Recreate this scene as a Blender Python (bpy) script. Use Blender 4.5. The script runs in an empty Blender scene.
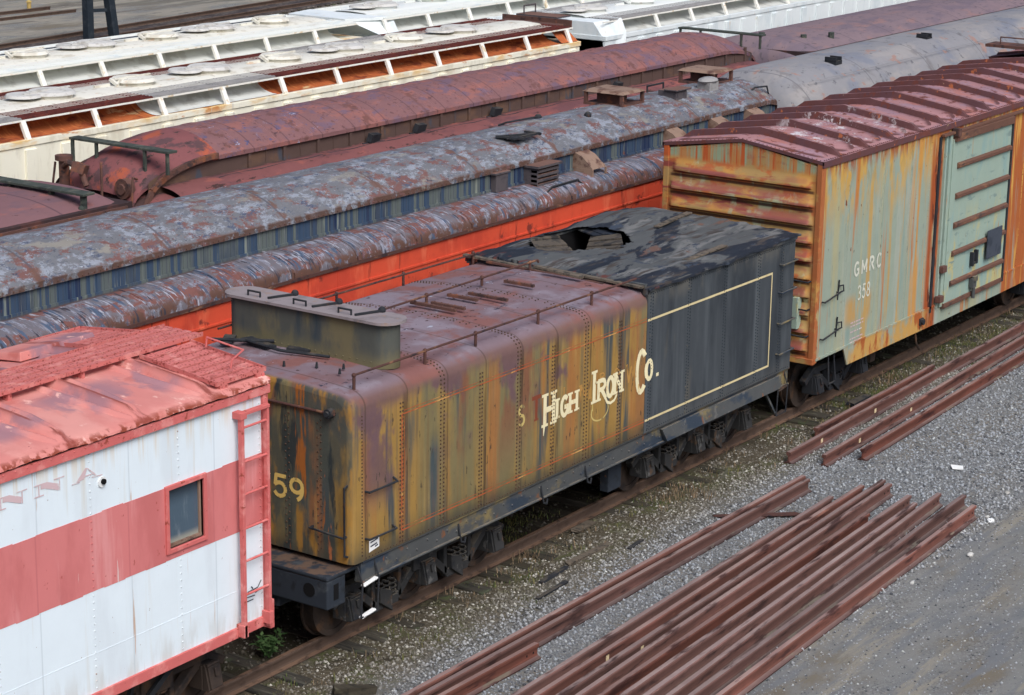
import bpy, math, random
import numpy as np
from mathutils import Vector, Matrix
random.seed(7)
S = bpy.context.scene
COL = S.collection
PI = math.pi

# ------------------------------------------------------------------ materials
def lin(c):
    return tuple(((v/255.0)/12.92 if v/255.0 <= 0.04045 else (((v/255.0)+0.055)/1.055)**2.4) for v in c) + (1.0,)

class NT:
    def __init__(s, name):
        s.m = bpy.data.materials.new(name); s.m.use_nodes = True
        s.t = s.m.node_tree; s.n = s.t.nodes; s.l = s.t.links; s.n.clear()
        s.out = s.n.new('ShaderNodeOutputMaterial'); s.b = s.n.new('ShaderNodeBsdfPrincipled')
        s.l.new(s.b.outputs[0], s.out.inputs[0])
    def put(s, sock, v):
        if hasattr(v, 'is_output'): s.l.new(v, sock)
        else: sock.default_value = v
    def math(s, op, a, b=0.0, clamp=False):
        n = s.n.new('ShaderNodeMath'); n.operation = op; n.use_clamp = clamp
        s.put(n.inputs[0], a); s.put(n.inputs[1], b); return n.outputs[0]
    def vmul(s, v, sc, off):
        n = s.n.new('ShaderNodeVectorMath'); n.operation = 'MULTIPLY_ADD'
        s.put(n.inputs[0], v); n.inputs[1].default_value = sc; n.inputs[2].default_value = off; return n.outputs[0]
    def rng(s, v, a, b, smooth=True):
        n = s.n.new('ShaderNodeMapRange'); n.interpolation_type = 'SMOOTHSTEP' if smooth else 'LINEAR'; n.clamp = True
        s.put(n.inputs[0], v)
        if a <= b: n.inputs[1].default_value, n.inputs[2].default_value, n.inputs[3].default_value, n.inputs[4].default_value = a, b, 0, 1
        else: n.inputs[1].default_value, n.inputs[2].default_value, n.inputs[3].default_value, n.inputs[4].default_value = b, a, 1, 0
        return n.outputs[0]
    def mix(s, f, a, b):
        n = s.n.new('ShaderNodeMix'); n.data_type = 'RGBA'
        s.put(n.inputs[0], f); s.put(n.inputs[6], a); s.put(n.inputs[7], b); return n.outputs[2]

def mat(name, base, layers=(), rough=.85, bump=None, var=.12, rnd=False, spec=.25, island=None):
    """base and layer colours are sRGB paint colours; every layer is (colour, mask, mask, ...)."""
    k = NT(name)
    tc = k.n.new('ShaderNodeTexCoord'); co = tc.outputs['Object']
    if rnd:
        oi = k.n.new('ShaderNodeObjectInfo')
        ad = k.n.new('ShaderNodeVectorMath'); ad.operation = 'ADD'
        cx = k.n.new('ShaderNodeCombineXYZ'); k.l.new(k.math('MULTIPLY', oi.outputs['Random'], 71.0), cx.inputs[0])
        k.l.new(k.math('MULTIPLY', oi.outputs['Random'], 37.0), cx.inputs[1])
        k.l.new(co, ad.inputs[0]); k.l.new(cx.outputs[0], ad.inputs[1]); cn = ad.outputs[0]
    else: cn = co
    sep = k.n.new('ShaderNodeSeparateXYZ'); k.l.new(co, sep.inputs[0])
    ax = {'x': sep.outputs[0], 'y': sep.outputs[1], 'z': sep.outputs[2]}
    cnt = [0]
    def noise(sc, det=5.0, rg=.6, dist=0.0):
        cnt[0] += 1
        n = k.n.new('ShaderNodeTexNoise'); n.inputs['Scale'].default_value = 1.0
        n.inputs['Detail'].default_value = det; n.inputs['Roughness'].default_value = rg; n.inputs['Distortion'].default_value = dist
        sc = (sc,)*3 if not isinstance(sc, tuple) else sc
        k.l.new(k.vmul(cn, sc, (cnt[0]*13.7, cnt[0]*5.1, cnt[0]*9.3)), n.inputs['Vector']); return n.outputs[0]
    def mask(m):
        t = m[0]
        if t == 'n': return k.rng(noise(m[1], *(m[4:] or ())), m[2], m[3])
        if t in 'xyz':
            v = ax[t]
            if len(m) > 3:   # wobble: the edge of the ramp wanders
                v = k.math('ADD', v, k.math('MULTIPLY', k.math('SUBTRACT', noise(m[4]), .5), m[3]))
            return k.rng(v, m[1], m[2])
        if t == 'k': return m[1]
        if t == 'band':
            v = ax[m[1]]; e = m[4] if len(m) > 4 else .004
            return k.math('MULTIPLY', k.rng(v, m[2]-e, m[2]+e), k.rng(v, m[3]+e, m[3]-e))
        if t == 'up':
            g = k.n.new('ShaderNodeNewGeometry'); s2 = k.n.new('ShaderNodeSeparateXYZ'); k.l.new(g.outputs['Normal'], s2.inputs[0])
            return k.rng(s2.outputs[2], m[1], m[2])
        if t == 'cell':
            f = k.n.new('ShaderNodeVectorMath'); f.operation = 'FLOOR'; k.l.new(k.vmul(cn, m[1], (.31, .17, .23)), f.inputs[0])
            w = k.n.new('ShaderNodeTexWhiteNoise'); k.l.new(f.outputs[0], w.inputs[0]); return k.rng(w.outputs[0], m[2], m[3])
        if t == 'seam':   # thin line every m[2] metres along axis m[1]
            v = k.math('FRACT', k.math('DIVIDE', k.math('ADD', ax[m[1]], m[4]), m[2])); v = k.math('ABSOLUTE', k.math('SUBTRACT', v, .5))
            return k.rng(v, m[3]/m[2], m[3]/m[2]*.4)
        if t == 'vor':
            n = k.n.new('ShaderNodeTexVoronoi'); n.inputs['Scale'].default_value = 1.0
            sc = (m[1],)*3 if not isinstance(m[1], tuple) else m[1]
            k.l.new(k.vmul(cn, sc, (3.1, 7.7, 1.3)), n.inputs['Vector'])
            return k.rng(n.outputs['Color'] if len(m) > 4 else n.outputs['Distance'], m[2], m[3])
        if t == 'isl':
            g = k.n.new('ShaderNodeNewGeometry'); return k.rng(g.outputs['Random Per Island'], m[1], m[2], False)
        raise ValueError(t)
    c = lin(base)
    for L in layers:
        f = None
        for m in L[1:]:
            q = mask(m); f = q if f is None else k.math('MULTIPLY', f, q)
        c = k.mix(f, c, lin(L[0]))
    if var:
        n1 = noise(3.0, 8.0, .7); v = k.n.new('ShaderNodeHueSaturation'); k.put(v.inputs['Color'], c)
        k.l.new(k.math('ADD', k.math('MULTIPLY', n1, var*2.6), 1-var*1.3), v.inputs['Value']); c = v.outputs[0]
    if rnd:
        v = k.n.new('ShaderNodeHueSaturation'); k.put(v.inputs['Color'], c); o2 = k.n.new('ShaderNodeObjectInfo')
        k.l.new(k.math('ADD', k.math('MULTIPLY', o2.outputs['Random'], .34), .80), v.inputs['Value']); k.l.new(k.math('ADD', k.math('MULTIPLY', k.math('FRACT', k.math('MULTIPLY', o2.outputs['Random'], 7.31)), .38), .62), v.inputs['Saturation']); c = v.outputs[0]
    k.put(k.b.inputs['Base Color'], c)
    rr = k.math('ADD', k.math('MULTIPLY', noise(5.0), .25), rough-.14, True)
    k.put(k.b.inputs['Roughness'], rr); k.b.inputs['Specular IOR Level'].default_value = spec
    if bump:
        bn = k.n.new('ShaderNodeBump'); bn.inputs['Strength'].default_value = bump[1]; bn.inputs['Distance'].default_value = bump[2] if len(bump) > 2 else .02
        k.l.new(noise(bump[0], 6.0, .65), bn.inputs['Height']); k.l.new(bn.outputs[0], k.b.inputs['Normal'])
    return k.m

# ------------------------------------------------------------------ mesh builder (world coordinates, moved to the thing's base)
class MB:
    def __init__(s): s.v = []; s.f = []; s.sm = []; s.mi = []; s.cur = 0
    def add(s, vs, fs, smooth=False):
        o = len(s.v); s.v.extend([tuple(p) for p in vs]); s.f.extend([tuple(i+o for i in f) for f in fs]); s.sm.extend([smooth]*len(fs)); s.mi.extend([s.cur]*len(fs)); return s
    def box(s, x0, x1, y0, y1, z0, z1):
        v = [(x, y, z) for x in (x0, x1) for y in (y0, y1) for z in (z0, z1)]
        return s.add(v, [(0,1,3,2),(4,6,7,5),(0,4,5,1),(2,3,7,6),(0,2,6,4),(1,5,7,3)])
    def hexa(s, v): # 8 points: bottom 4 ccw, top 4 ccw
        return s.add(v, [(3,2,1,0),(4,5,6,7),(0,1,5,4),(1,2,6,5),(2,3,7,6),(3,0,4,7)])
    def obox(s, c, size, rot=(0,0,0)):
        from mathutils import Euler
        R = Euler(rot).to_matrix(); c = Vector(c); h = [d/2 for d in size]
        v = [c + R @ Vector((x, y, z)) for x in (-h[0], h[0]) for y in (-h[1], h[1]) for z in (-h[2], h[2])]
        return s.add(v, [(0,1,3,2),(4,6,7,5),(0,4,5,1),(2,3,7,6),(0,2,6,4),(1,5,7,3)])
    def bar(s, p, q, w, h=None, up=(0,0,1)):
        h = h or w; p, q = Vector(p), Vector(q); d = (q-p).normalized(); u = Vector(up)
        if abs(d.dot(u)) > .98: u = Vector((1,0,0))
        r = d.cross(u).normalized(); u = r.cross(d)
        vs = [a + r*sx*w/2 + u*sz*h/2 for a in (p, q) for sx, sz in ((-1,-1),(1,-1),(1,1),(-1,1))]
        return s.add(vs, [(3,2,1,0),(4,5,6,7),(0,1,5,4),(1,2,6,5),(2,3,7,6),(3,0,4,7)])
    def cyl(s, p, q, r, n=12, r2=None, smooth=True):
        p, q = Vector(p), Vector(q); d = (q-p).normalized(); u = Vector((0,0,1)) if abs(d.z) < .9 else Vector((1,0,0))
        a = d.cross(u).normalized(); b = d.cross(a); r2 = r if r2 is None else r2
        A = [p + (a*math.cos(2*PI*i/n) + b*math.sin(2*PI*i/n))*r for i in range(n)]
        B = [q + (a*math.cos(2*PI*i/n) + b*math.sin(2*PI*i/n))*r2 for i in range(n)]
        s.add(A+B, [(i, (i+1) % n, n+(i+1) % n, n+i) for i in range(n)], smooth)
        return s.add(A+B, [tuple(range(n-1, -1, -1)), tuple(range(n, 2*n))])
    def tube(s, pts, r, n=6):
        for a, b in zip(pts, pts[1:]): s.cyl(a, b, r, n)
        for a in pts[1:-1]: s.ball(a, r*1.02, 6, 4)
        return s
    def ball(s, c, r, n=8, m=5, sc=(1,1,1)):
        vs = [(c[0]+r*sc[0]*math.sin(PI*j/m)*math.cos(2*PI*i/n), c[1]+r*sc[1]*math.sin(PI*j/m)*math.sin(2*PI*i/n), c[2]+r*sc[2]*math.cos(PI*j/m)) for j in range(m+1) for i in range(n)]
        return s.add(vs, [(j*n+i, (j+1)*n+i, (j+1)*n+(i+1) % n, j*n+(i+1) % n) for j in range(m) for i in range(n)], True)
    def rivet(s, c, nrm, r=.014):
        c = Vector(c); nrm = Vector(nrm).normalized(); u = Vector((0,0,1)) if abs(nrm.z) < .9 else Vector((1,0,0))
        a = nrm.cross(u).normalized(); b = nrm.cross(a); n = 6
        A = [c + (a*math.cos(2*PI*i/n)+b*math.sin(2*PI*i/n))*r - nrm*.002 for i in range(n)]
        B = [c + (a*math.cos(2*PI*i/n)+b*math.sin(2*PI*i/n))*r*.6 + nrm*r*.75 for i in range(n)]
        s.cur = 1; s.add(A+B, [(i, n+i, n+(i+1) % n, (i+1) % n) for i in range(n)] + [tuple(range(2*n-1, n-1, -1))], True); s.cur = 0; return s
    def prism(s, poly, x0, x1, cap=True, smooth=False): # poly in (y, z)
        n = len(poly); vs = [(x0, y, z) for y, z in poly] + [(x1, y, z) for y, z in poly]
        s.add(vs, [(i, (i+1) % n, n+(i+1) % n, n+i) for i in range(n)], smooth)
        if cap: s.add(vs, [tuple(range(n-1, -1, -1)), tuple(range(n, 2*n))])
        return s
    def loft(s, secs, close=False, smooth=True, caps=True):
        n = len(secs[0]); vs = [p for sec in secs for p in sec]; fs = []
        for k in range(len(secs)-1):
            for i in range(n if close else n-1): fs.append((k*n+i, k*n+(i+1) % n, (k+1)*n+(i+1) % n, (k+1)*n+i))
        s.add(vs, fs, smooth)
        if caps: s.add(list(secs[0])+list(secs[-1]), [tuple(range(n-1, -1, -1)), tuple(range(n, 2*n))])
        return s
    def quad(s, a, b, c, d): return s.add([a, b, c, d], [(0,1,2,3)])
    def poly(s, pts): return s.add(pts, [tuple(range(len(pts)))])
    def build(s, name, m, parent=None, bevel=0.0, sharp=40):
        o = Vector((0,0,0)); p = parent
        while p is not None: o = o + p.location; p = p.parent
        me = bpy.data.meshes.new(name); me.from_pydata([(x-o.x, y-o.y, z-o.z) for x, y, z in s.v], [], s.f)
        me.polygons.foreach_set('use_smooth', s.sm); 
        for q_ in (m if isinstance(m, tuple) else (m, m)): me.materials.append(q_)
        me.polygons.foreach_set('material_index', s.mi); me.update()
        if any(s.sm): me.set_sharp_from_angle(angle=math.radians(sharp))
        ob = bpy.data.objects.new(name, me); COL.objects.link(ob)
        if parent is not None: ob.parent = parent
        if bevel:
            b = ob.modifiers.new('bevel', 'BEVEL'); b.width = bevel; b.segments = 2; b.limit_method = 'ANGLE'; b.angle_limit = math.radians(40)
        return ob

def thing(name, label, cat, loc, group=None):
    o = bpy.data.objects.new(name, None); COL.objects.link(o); o.location = loc
    o['label'] = label; o['category'] = cat
    if group: o['group'] = group
    return o
def tag(o, label=None, cat=None, group=None, kind=None):
    for k_, v in (('label', label), ('category', cat), ('group', group), ('kind', kind)):
        if v: o[k_] = v
    return o
def copy_tree(o, parent=None):
    c = o.copy(); COL.objects.link(c); c.parent = parent
    for ch in list(o.children): copy_tree(ch, c)
    return c

# ------------------------------------------------------------------ lettering: strokes laid on a side wall (x, z) or end wall (y, z)
def arc(cx, cy, rx, ry, a0, a1, n=14):
    return [(cx+rx*math.cos(math.radians(a0+(a1-a0)*i/n)), cy+ry*math.sin(math.radians(a0+(a1-a0)*i/n))) for i in range(n+1)]
G = {
 'H': [[(.1,0),(.1,1)],[(.9,0),(.9,1)],[(.1,.5),(.9,.5)],'s'], 'I': [[(.5,0),(.5,1)],'s'],
 'G': [arc(.5,.5,.42,.5,50,320),[(.9,.1),(.9,.45)],[(.55,.45),(.95,.45)]], 'C': [arc(.5,.5,.42,.5,50,310)],
 'R': [[(.12,0),(.12,1)],[(.12,1),(.5,1)]+arc(.5,.76,.36,.24,90,-90,8)+[(.12,.52)],[(.45,.52),(.95,0)]],
 'O': [arc(.5,.5,.42,.5,0,360,20)], 'N': [[(.1,0),(.1,1)],[(.9,0),(.9,1)],[(.1,1),(.9,0)]],
 'S': [arc(.5,.75,.36,.25,30,270,10)+arc(.5,.25,.36,.25,90,-150,10)], 'T': [[(.5,0),(.5,1)],[(0,1),(1,1)]],
 'M': [[(.05,0),(.05,1)],[(.95,0),(.95,1)],[(.05,1),(.5,.25)],[(.5,.25),(.95,1)]],
 'W': [[(0,1),(.25,0)],[(.25,0),(.5,.8)],[(.5,.8),(.75,0)],[(.75,0),(1,1)]],
 '7': [[(.05,1),(.95,1),(.4,0)]], '5': [[(.9,1),(.2,1),(.13,.55)]+arc(.48,.33,.42,.33,110,-150,12)],
 '9': [arc(.5,.68,.4,.32,0,360,16), arc(.42,.55,.48,.55,25,-70,10)],
 '3': [arc(.45,.75,.4,.25,150,-90,10)+arc(.45,.25,.45,.25,90,-150,10)], '8': [arc(.5,.75,.36,.25,0,360,16), arc(.5,.25,.43,.25,0,360,16)],
 'A': [[(0,0),(.5,1)],[(.5,1),(1,0)],[(.2,.35),(.8,.35)]],
}
class Letters:
    def __init__(s, fn): s.mb = MB(); s.fn = fn; s.k = 0   # fn(u, v, lift) -> world point
    def seg(s, p, q, w, w2=None):
        w2 = w2 or w; dx, dy = q[0]-p[0], q[1]-p[1]; L = math.hypot(dx, dy) or 1e-6; nx, ny = -dy/L, dx/L
        s.k += 1; h = .003 + (s.k % 24)*.00012
        s.mb.quad(s.fn(p[0]-nx*w/2, p[1]-ny*w/2, h), s.fn(q[0]-nx*w2/2, q[1]-ny*w2/2, h), s.fn(q[0]+nx*w2/2, q[1]+ny*w2/2, h), s.fn(p[0]+nx*w/2, p[1]+ny*w/2, h))
    def line(s, pts, w):
        for a, b in zip(pts, pts[1:]):
            dx, dy = b[0]-a[0], b[1]-a[1]; L = math.hypot(dx, dy) or 1e-6
            e = w*.22; s.seg((a[0]-dx/L*e, a[1]-dy/L*e), (b[0]+dx/L*e, b[1]+dy/L*e), w)
    def char(s, ch, u0, u1, v0, v1, w, serif=True, slant=0.0):
        P = lambda p: (u0+(u1-u0)*p[0]+slant*(p[1]-.5), v0+(v1-v0)*p[1])
        for st in G[ch]:
            if st == 's': continue
            s.line([P(p) for p in st], w)
            if serif and len(st) == 2 and abs(st[0][0]-st[1][0]) < .02:
                for p in st:
                    a = P(p); s.seg((a[0]-w*1.0, a[1]), (a[0]+w*1.0, a[1]), w*.5)
    def build(s, name, m, parent): return s.mb.build(name, m, parent)

# ------------------------------------------------------------------ paint and metal
RUST = (128, 66, 34); DKR = (70, 38, 32)
M = {}
M['tank'] = mat('tender tank paint', (154,121,64), [
    ((114,108,78), ('n', (1.3,1.3,.14), .46, .62), ('k', .85)), ((66,76,78), ('n', (2.0,2.0,.16), .535, .61), ('k', .95)), ((74,84,84), ('band', 'x', 1.02, 1.24, .05), ('n', (5,5,.3), .34, .54), ('z', 3.0, 2.7)), ((70,80,82), ('band', 'x', 1.46, 1.70, .06), ('n', (5,5,.3), .40, .58), ('z', 2.6, 2.2)), ((66,74,74), ('n', (8,8,.3), .56, .68), ('k', .5)),
    ((160,102,56), ('n', (2.2,2.2,.16), .54, .66), ('k', .7)), ((174,142,84), ('n', (7,7,.3), .55, .70), ('k', .5)), ((112,88,58), ('n', (12,12,.5), .54, .70), ('k', .5)),
    ((128,80,60), ('n', (1.4,1.4,.4), .56, .66), ('z', 1.3, 2.7), ('k', .8)), ((104,80,82), ('n', (1.0,1.0,.7), .58, .66), ('z', 1.9, 2.7)), ((104,80,84), ('band', 'x', .26, .84, .14), ('band', 'z', 1.95, 2.95, .3), ('n', (2.2,2.2,1.1), .42, .54), ('k', .85)),
    ((70,52,40), ('seam', 'x', .83, .10, .20), ('n', (7,7,.6), .50, .62), ('k', .7)), ((62,54,46), ('n', (16,16,5), .63, .68), ('k', .8)),
    ((84,78,56), ('z', 1.66, 1.2, .4, (3,3,1)), ('k', .65)), ((60,58,54), ('z', 1.42, 1.2, .3, (5,5,1)), ('k', .6)),
    ((76,80,72), ('x', .04, .0), ('n', (1.3,1.3,.45), .46, .56), ('k', .9)), ((46,54,56), ('x', .04, .0), ('n', (2.4,2.4,.6), .55, .62), ('k', .9)), ((160,118,54), ('x', .04, .0), ('n', (2.2,2.2,.7), .52, .60), ('k', .9)), ((160,96,44), ('x', .04, .0), ('n', (3.4,3.4,.5), .61, .66)),
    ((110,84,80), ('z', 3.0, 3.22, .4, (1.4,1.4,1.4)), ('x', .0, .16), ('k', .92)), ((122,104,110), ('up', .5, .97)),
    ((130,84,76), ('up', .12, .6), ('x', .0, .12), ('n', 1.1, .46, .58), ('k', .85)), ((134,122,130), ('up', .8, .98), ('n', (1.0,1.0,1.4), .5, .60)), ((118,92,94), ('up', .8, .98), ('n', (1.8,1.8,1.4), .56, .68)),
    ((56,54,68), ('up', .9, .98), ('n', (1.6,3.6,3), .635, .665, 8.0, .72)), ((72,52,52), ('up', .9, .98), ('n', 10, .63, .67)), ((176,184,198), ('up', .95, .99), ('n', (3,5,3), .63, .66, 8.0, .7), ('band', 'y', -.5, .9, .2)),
    ((172,104,66), ('n', (3,3,.9), .67, .71), ('z', 3.4, 2.5)),
    ((66,50,42), ('seam', 'x', .83, .020, .18), ('k', .5))], bump=(10, .25, .02), var=.16)
M['rivet'] = mat('rivet heads', (82,62,48), [((60,50,46), ('n', 9, .5, .66))], var=.1)
M['rivetdark'] = mat('black rivet heads', (44,52,58), [((110,104,88), ('n', 14, .6, .7))], var=.1)
M['bunker'] = mat('tender bunker black', (66,71,75), [
    ((86,92,96), ('n', (4,4,.2), .5, .72), ('k', .8)), ((52,57,62), ('n', (2,2,.3), .48, .64)), ((104,98,84), ('n', (2,2,.4), .6, .76), ('k', .6)),
    ((98,96,90), ('z', 3.0, 3.3, .3, (2,2,2)), ('n', (3,3,1), .42, .62), ('k', .75)), ((92,66,52), ('n', (4,4,.6), .7, .77)),
    ((84,84,82), ('z', 1.5, 1.2, .3, (3,3,1)), ('k', .5))], bump=(8, .1, .02), var=.10)
M['felt'] = mat('rotten roofing felt', (84,86,86), [
    ((36,41,50), ('n', (.36,1.0,1.5), .49, .52, 6.0, .58, .8)), ((110,110,108), ('n', (.8,3.0,2), .54, .63, 6.0, .6, .4)), ((70,64,60), ('n', (1.2,7,3), .54, .64)),
    ((58,66,78), ('n', (2.0,4,3), .58, .64, 8.0, .7)), ((104,80,70), ('n', (1,2.4,2), .65, .70)), ((32,34,40), ('n', (2,9,6), .62, .68, 8.0, .7), ('k', .8)), ((128,128,126), ('n', (7,12,6), .66, .70, 8.0, .7)),
    ((98,54,46), ('x', 7.05, 6.75), ('n', (2,4,2), .52, .6))], bump=((3,10,6), .4, .02), var=.14)
M['slab'] = mat('tar stained boards', (88,80,70), [((52,50,48), ('n', (5,5,4), .48, .62)), ((108,98,84), ('n', (14,14,8), .58, .7))], bump=((18,18,10), .5, .01), var=.2)
M['board'] = mat('weathered board', (104,94,82), [((62,58,52), ('n', (9,9,6), .48, .64)), ((124,112,96), ('n', (14,14,8), .58, .7))], bump=((18,18,10), .5, .01), var=.2)
M['black'] = mat('sooty dark steel', (44,46,50), [((72,70,66), ('n', (4,4,3), .55, .72), ('up', -.3, .6)), ((74,52,40), ('n', (5,5,4), .60, .72)), ((30,32,38), ('n', (2,2,2), .52, .66)), ((96,88,76), ('up', .6, .95), ('n', 5, .42, .6), ('k', .55))], bump=(12, .2, .01), var=.2)
M['frame'] = mat('tender frame steel', (76,78,78), [((126,112,76), ('n', (1.2,3,2), .53, .64)), ((50,60,72), ('n', (1.0,2,2), .54, .64)), ((118,80,56), ('n', (5,5,4), .62, .70)), ((118,110,98), ('up', .5, .95), ('n', 4, .36, .56), ('k', .8)), ((110,108,104), ('n', (7,7,5), .60, .68), ('k', .6))], bump=(9, .25, .015), var=.2)
M['truck'] = mat('truck frame grime with lit tops', (54,54,54), [((122,114,102), ('up', .45, .95), ('n', 4, .34, .56), ('k', .85)), ((84,66,52), ('n', (6,6,5), .56, .66)), ((38,40,44), ('n', (4,4,3), .54, .66)), ((98,97,95), ('n', (8,8,6), .60, .67), ('k', .7))], bump=(14, .3, .012), var=.2)  # paler upward faces paint light onto the frame tops
M['blueblack'] = mat('blue black buffer beam', (44,50,58), [((68,72,76), ('n', 3, .5, .66)), ((96,78,66), ('up', .5, .9), ('n', 4, .42, .56)), ((34,37,41), ('n', 5, .55, .7)), ((96,70,54), ('n', 6, .62, .69))], bump=(8, .2, .01))
M['wheel'] = mat('wheel steel', (62,52,46), [((92,68,50), ('n', 4, .5, .7)), ((40,36,36), ('n', 2, .5, .65))], bump=(10, .1, .01))
M['pipe'] = mat('rusty pipe', (84,58,52), [((128,92,70), ('n', (3,9,9), .56, .66)), ((56,44,46), ('n', 6, .52, .66))], bump=(20, .2, .01))
M['cream'] = mat('cream lettering', (232,220,178), [((206,166,104), ('n', (9,9,3), .58, .68)), ((150,116,72), ('n', (16,16,6), .64, .7))], var=.05)
M['ghost'] = mat('faded old lettering', (176,132,70), [((126,98,62), ('n', (8,8,3), .50, .62))], var=.1)
M['ghostred'] = mat('faded red lettering', (128,66,46), [((112,84,58), ('n', (8,8,3), .54, .64))], var=.1)
M['ghostgrey'] = mat('pale ghost lettering', (196,174,108), [((130,112,76), ('n', (9,9,3), .50, .64))], var=.1)
M['stripe'] = mat('orange pin stripe', (176,88,54), [((206,156,92), ('n', (3,9,9), .56, .64)), ((138,92,58), ('n', (6,9,9), .50, .60))], var=.1)
M['creamstripe'] = mat('cream pin stripe', (212,196,150), [((180,160,120), ('n', (4,9,9), .56, .68))], var=.08)
M['yellow'] = mat('yellow numerals', (222,190,108), [((140,122,80), ('n', 9, .58, .68))], var=.06)
M['hatchside'] = mat('hatch box paint', (82,84,78), [((112,104,78), ('n', (2,2,.8), .48, .66)), ((58,68,74), ('n', (3,3,.5), .52, .68)), ((116,108,78), ('z', 3.62, 3.4, .2, (3,3,3)), ('k', .8))], bump=(8, .15, .01))
M['hatchlid'] = mat('hatch lid', (142,132,132), [((122,114,114), ('n', 3, .5, .65)), ((150,128,116), ('n', 6, .58, .7))], bump=(9, .12, .01))
# boxcar
M['box'] = mat('sage green boxcar paint', (146,157,141), [
    ((158,164,150), ('n', (3,3,.3), .5, .66)), ((132,152,143), ('n', (5,5,.4), .52, .7)), ((170,162,122), ('n', (1.6,1.6,.10), .52, .64), ('k', .75)), ((122,136,126), ('n', (9,9,3), .60, .70), ('k', .6)),
    ((188,146,72), ('n', (2.6,2.6,.16), .585, .65), ('k', .75)), ((196,152,70), ('z', 2.9, 4.25, 1.9, (2.6,2.6,.4)), ('n', (5,5,1.2), .43, .54), ('k', .92)), ((140,128,90), ('z', 3.6, 4.3, .8, (6,6,.6)), ('n', (8,8,2), .50, .60), ('k', .7)),
    ((176,96,46), ('n', (4.5,4.5,.28), .645, .69), ('k', .9)), ((150,80,48), ('z', 4.02, 4.34, .5, (5,5,.5)), ('n', (7,7,.8), .43, .53)), ((98,62,58), ('z', 4.24, 4.32), ('n', (4,4,1), .42, .54)),
    ((182,110,50), ('seam', 'x', 1.17, .10, .45), ('n', (6,6,.4), .50, .60), ('k', .85)),
    ((194,138,66), ('band', 'x', 3.5, 4.40, .24), ('n', (5,5,.3), .45, .58), ('k', .9)), ((156,78,40), ('band', 'x', 4.28, 4.74, .07), ('n', (4,4,.5), .36, .5)), ((96,48,32), ('band', 'x', 4.40, 4.70, .05), ('n', (8,8,2.2), .53, .58)),
    ((166,92,48), ('x', 7.72, 7.9), ('n', (5,5,.35), .34, .5)), ((206,158,80), ('x', 7.72, 7.9), ('n', (7,7,.4), .54, .64)),
    ((190,148,82), ('band', 'z', .72, 1.1, .03), ('x', 1.0, 1.5), ('x', 4.7, 4.0), ('n', (3,3,1.6), .36, .50)), ((164,90,46), ('band', 'z', .72, 1.12, .03), ('x', 1.0, 1.6), ('x', 4.8, 4.4), ('n', (3,3,1.2), .52, .60)),
    ((186,142,76), ('band', 'z', 1.45, 1.9, .12), ('band', 'x', 1.1, 2.1, .2), ('n', (5,5,.6), .47, .57), ('k', .85)),
    ((112,60,36), ('n', (7,7,3), .675, .70)), ((70,46,34), ('n', (13,13,6), .70, .725))], bump=(8, .2, .015), var=.10)
M['boxend'] = mat('rusty boxcar end', (166,136,86), [
    ((190,140,74), ('n', (1.4,2.2,2.6), .44, .62)), ((176,100,58), ('n', (1.8,2.0,4), .52, .63)), ((140,72,62), ('n', (1,.9,5), .56, .64)),
    ((170,172,136), ('n', (2,2.4,1.2), .60, .68)), ((146,160,130), ('z', 4.14, 4.24), ('n', (3,6,.4), .36, .52)), ((188,120,58), ('z', 4.12, 4.2), ('n', (2,4,.4), .46, .56), ('k', .8)), ((182,90,46), ('z', 4.12, 4.2), ('n', (3,7,.2), .52, .58)),
    ((70,42,34), ('seam', 'z', .3, .034, -.125), ('band', 'y', -1.34, 1.34, .03), ('z', 4.06, 4.03), ('k', .85)), ((148,84,80), ('seam', 'z', .3, .05, .06), ('band', 'y', -1.3, 1.3, .03), ('z', 4.16, 4.12), ('n', (1.2,1,6), .40, .56), ('k', .9)), ((146,78,72), ('up', .22, .6), ('n', (2,.9,3), .40, .54)), ((112,58,40), ('up', -.2, -.6), ('k', .8)), ((166,98,58), ('y', -1.3, -1.42), ('n', 3, .35, .5)), ((168,164,120), ('z', 2.7, 2.2), ('n', (3,3,1.6), .52, .60), ('k', .8))], bump=(7, .2, .02), var=.10)  # dark seams and undersides paint shade below each rib, ridge seam paints a highlight
M['boxroof'] = mat('dark red galvanised roof', (166,122,122), [
    ((154,122,130), ('n', (1.8,1.8,1.4), .48, .60)), ((170,114,106), ('n', (2.6,1.6,2), .53, .64)), ((78,46,46), ('up', .97, .90), ('k', .85)),  # dark steep faces paint in rib shade; the rib-foot rust seam deepens it
    ((108,62,54), ('n', (4,6,4), .56, .64)), ((202,194,194), ('n', (3.0,5.0,3), .53, .565, 9.0, .78), ('x', 4.4, 2.9), ('x', .6, .9), ('band', 'y', -1.25, .2, .25), ('n', (1.1,1.1,.5), .45, .53)), ((210,180,142), ('n', (3,5,5), .68, .71, 8.0, .7)), ((168,98,64), ('n', (4,5,4), .64, .68)), ((84,50,46), ('seam', 'x', 1.02, .17, .88), ('up', .95, .99), ('n', (6,3,6), .40, .56), ('k', .7)), ((92,56,50), ('n', (12,18,9), .62, .68), ('k', .8))], bump=(12, .25, .012), var=.16)
M['door'] = mat('pale teal boxcar door', (148,166,152), [((136,162,156), ('n', (3,3,1), .5, .66)), ((180,172,122), ('n', (3,3,1.2), .53, .64), ('z', 3.0, 2.0)), ((172,114,62), ('n', (7,7,.6), .62, .68)), ((122,142,136), ('n', (1.5,1.5,5), .58, .66)), ((112,92,70), ('n', (12,12,4), .66, .70))], bump=(7, .14, .01), var=.09)
M['doorbar'] = mat('door rail brown', (104,74,62), [((138,98,72), ('n', (2,6,6), .54, .66)), ((74,58,54), ('n', (3,7,7), .54, .66))], bump=(14, .25, .01))
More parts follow.
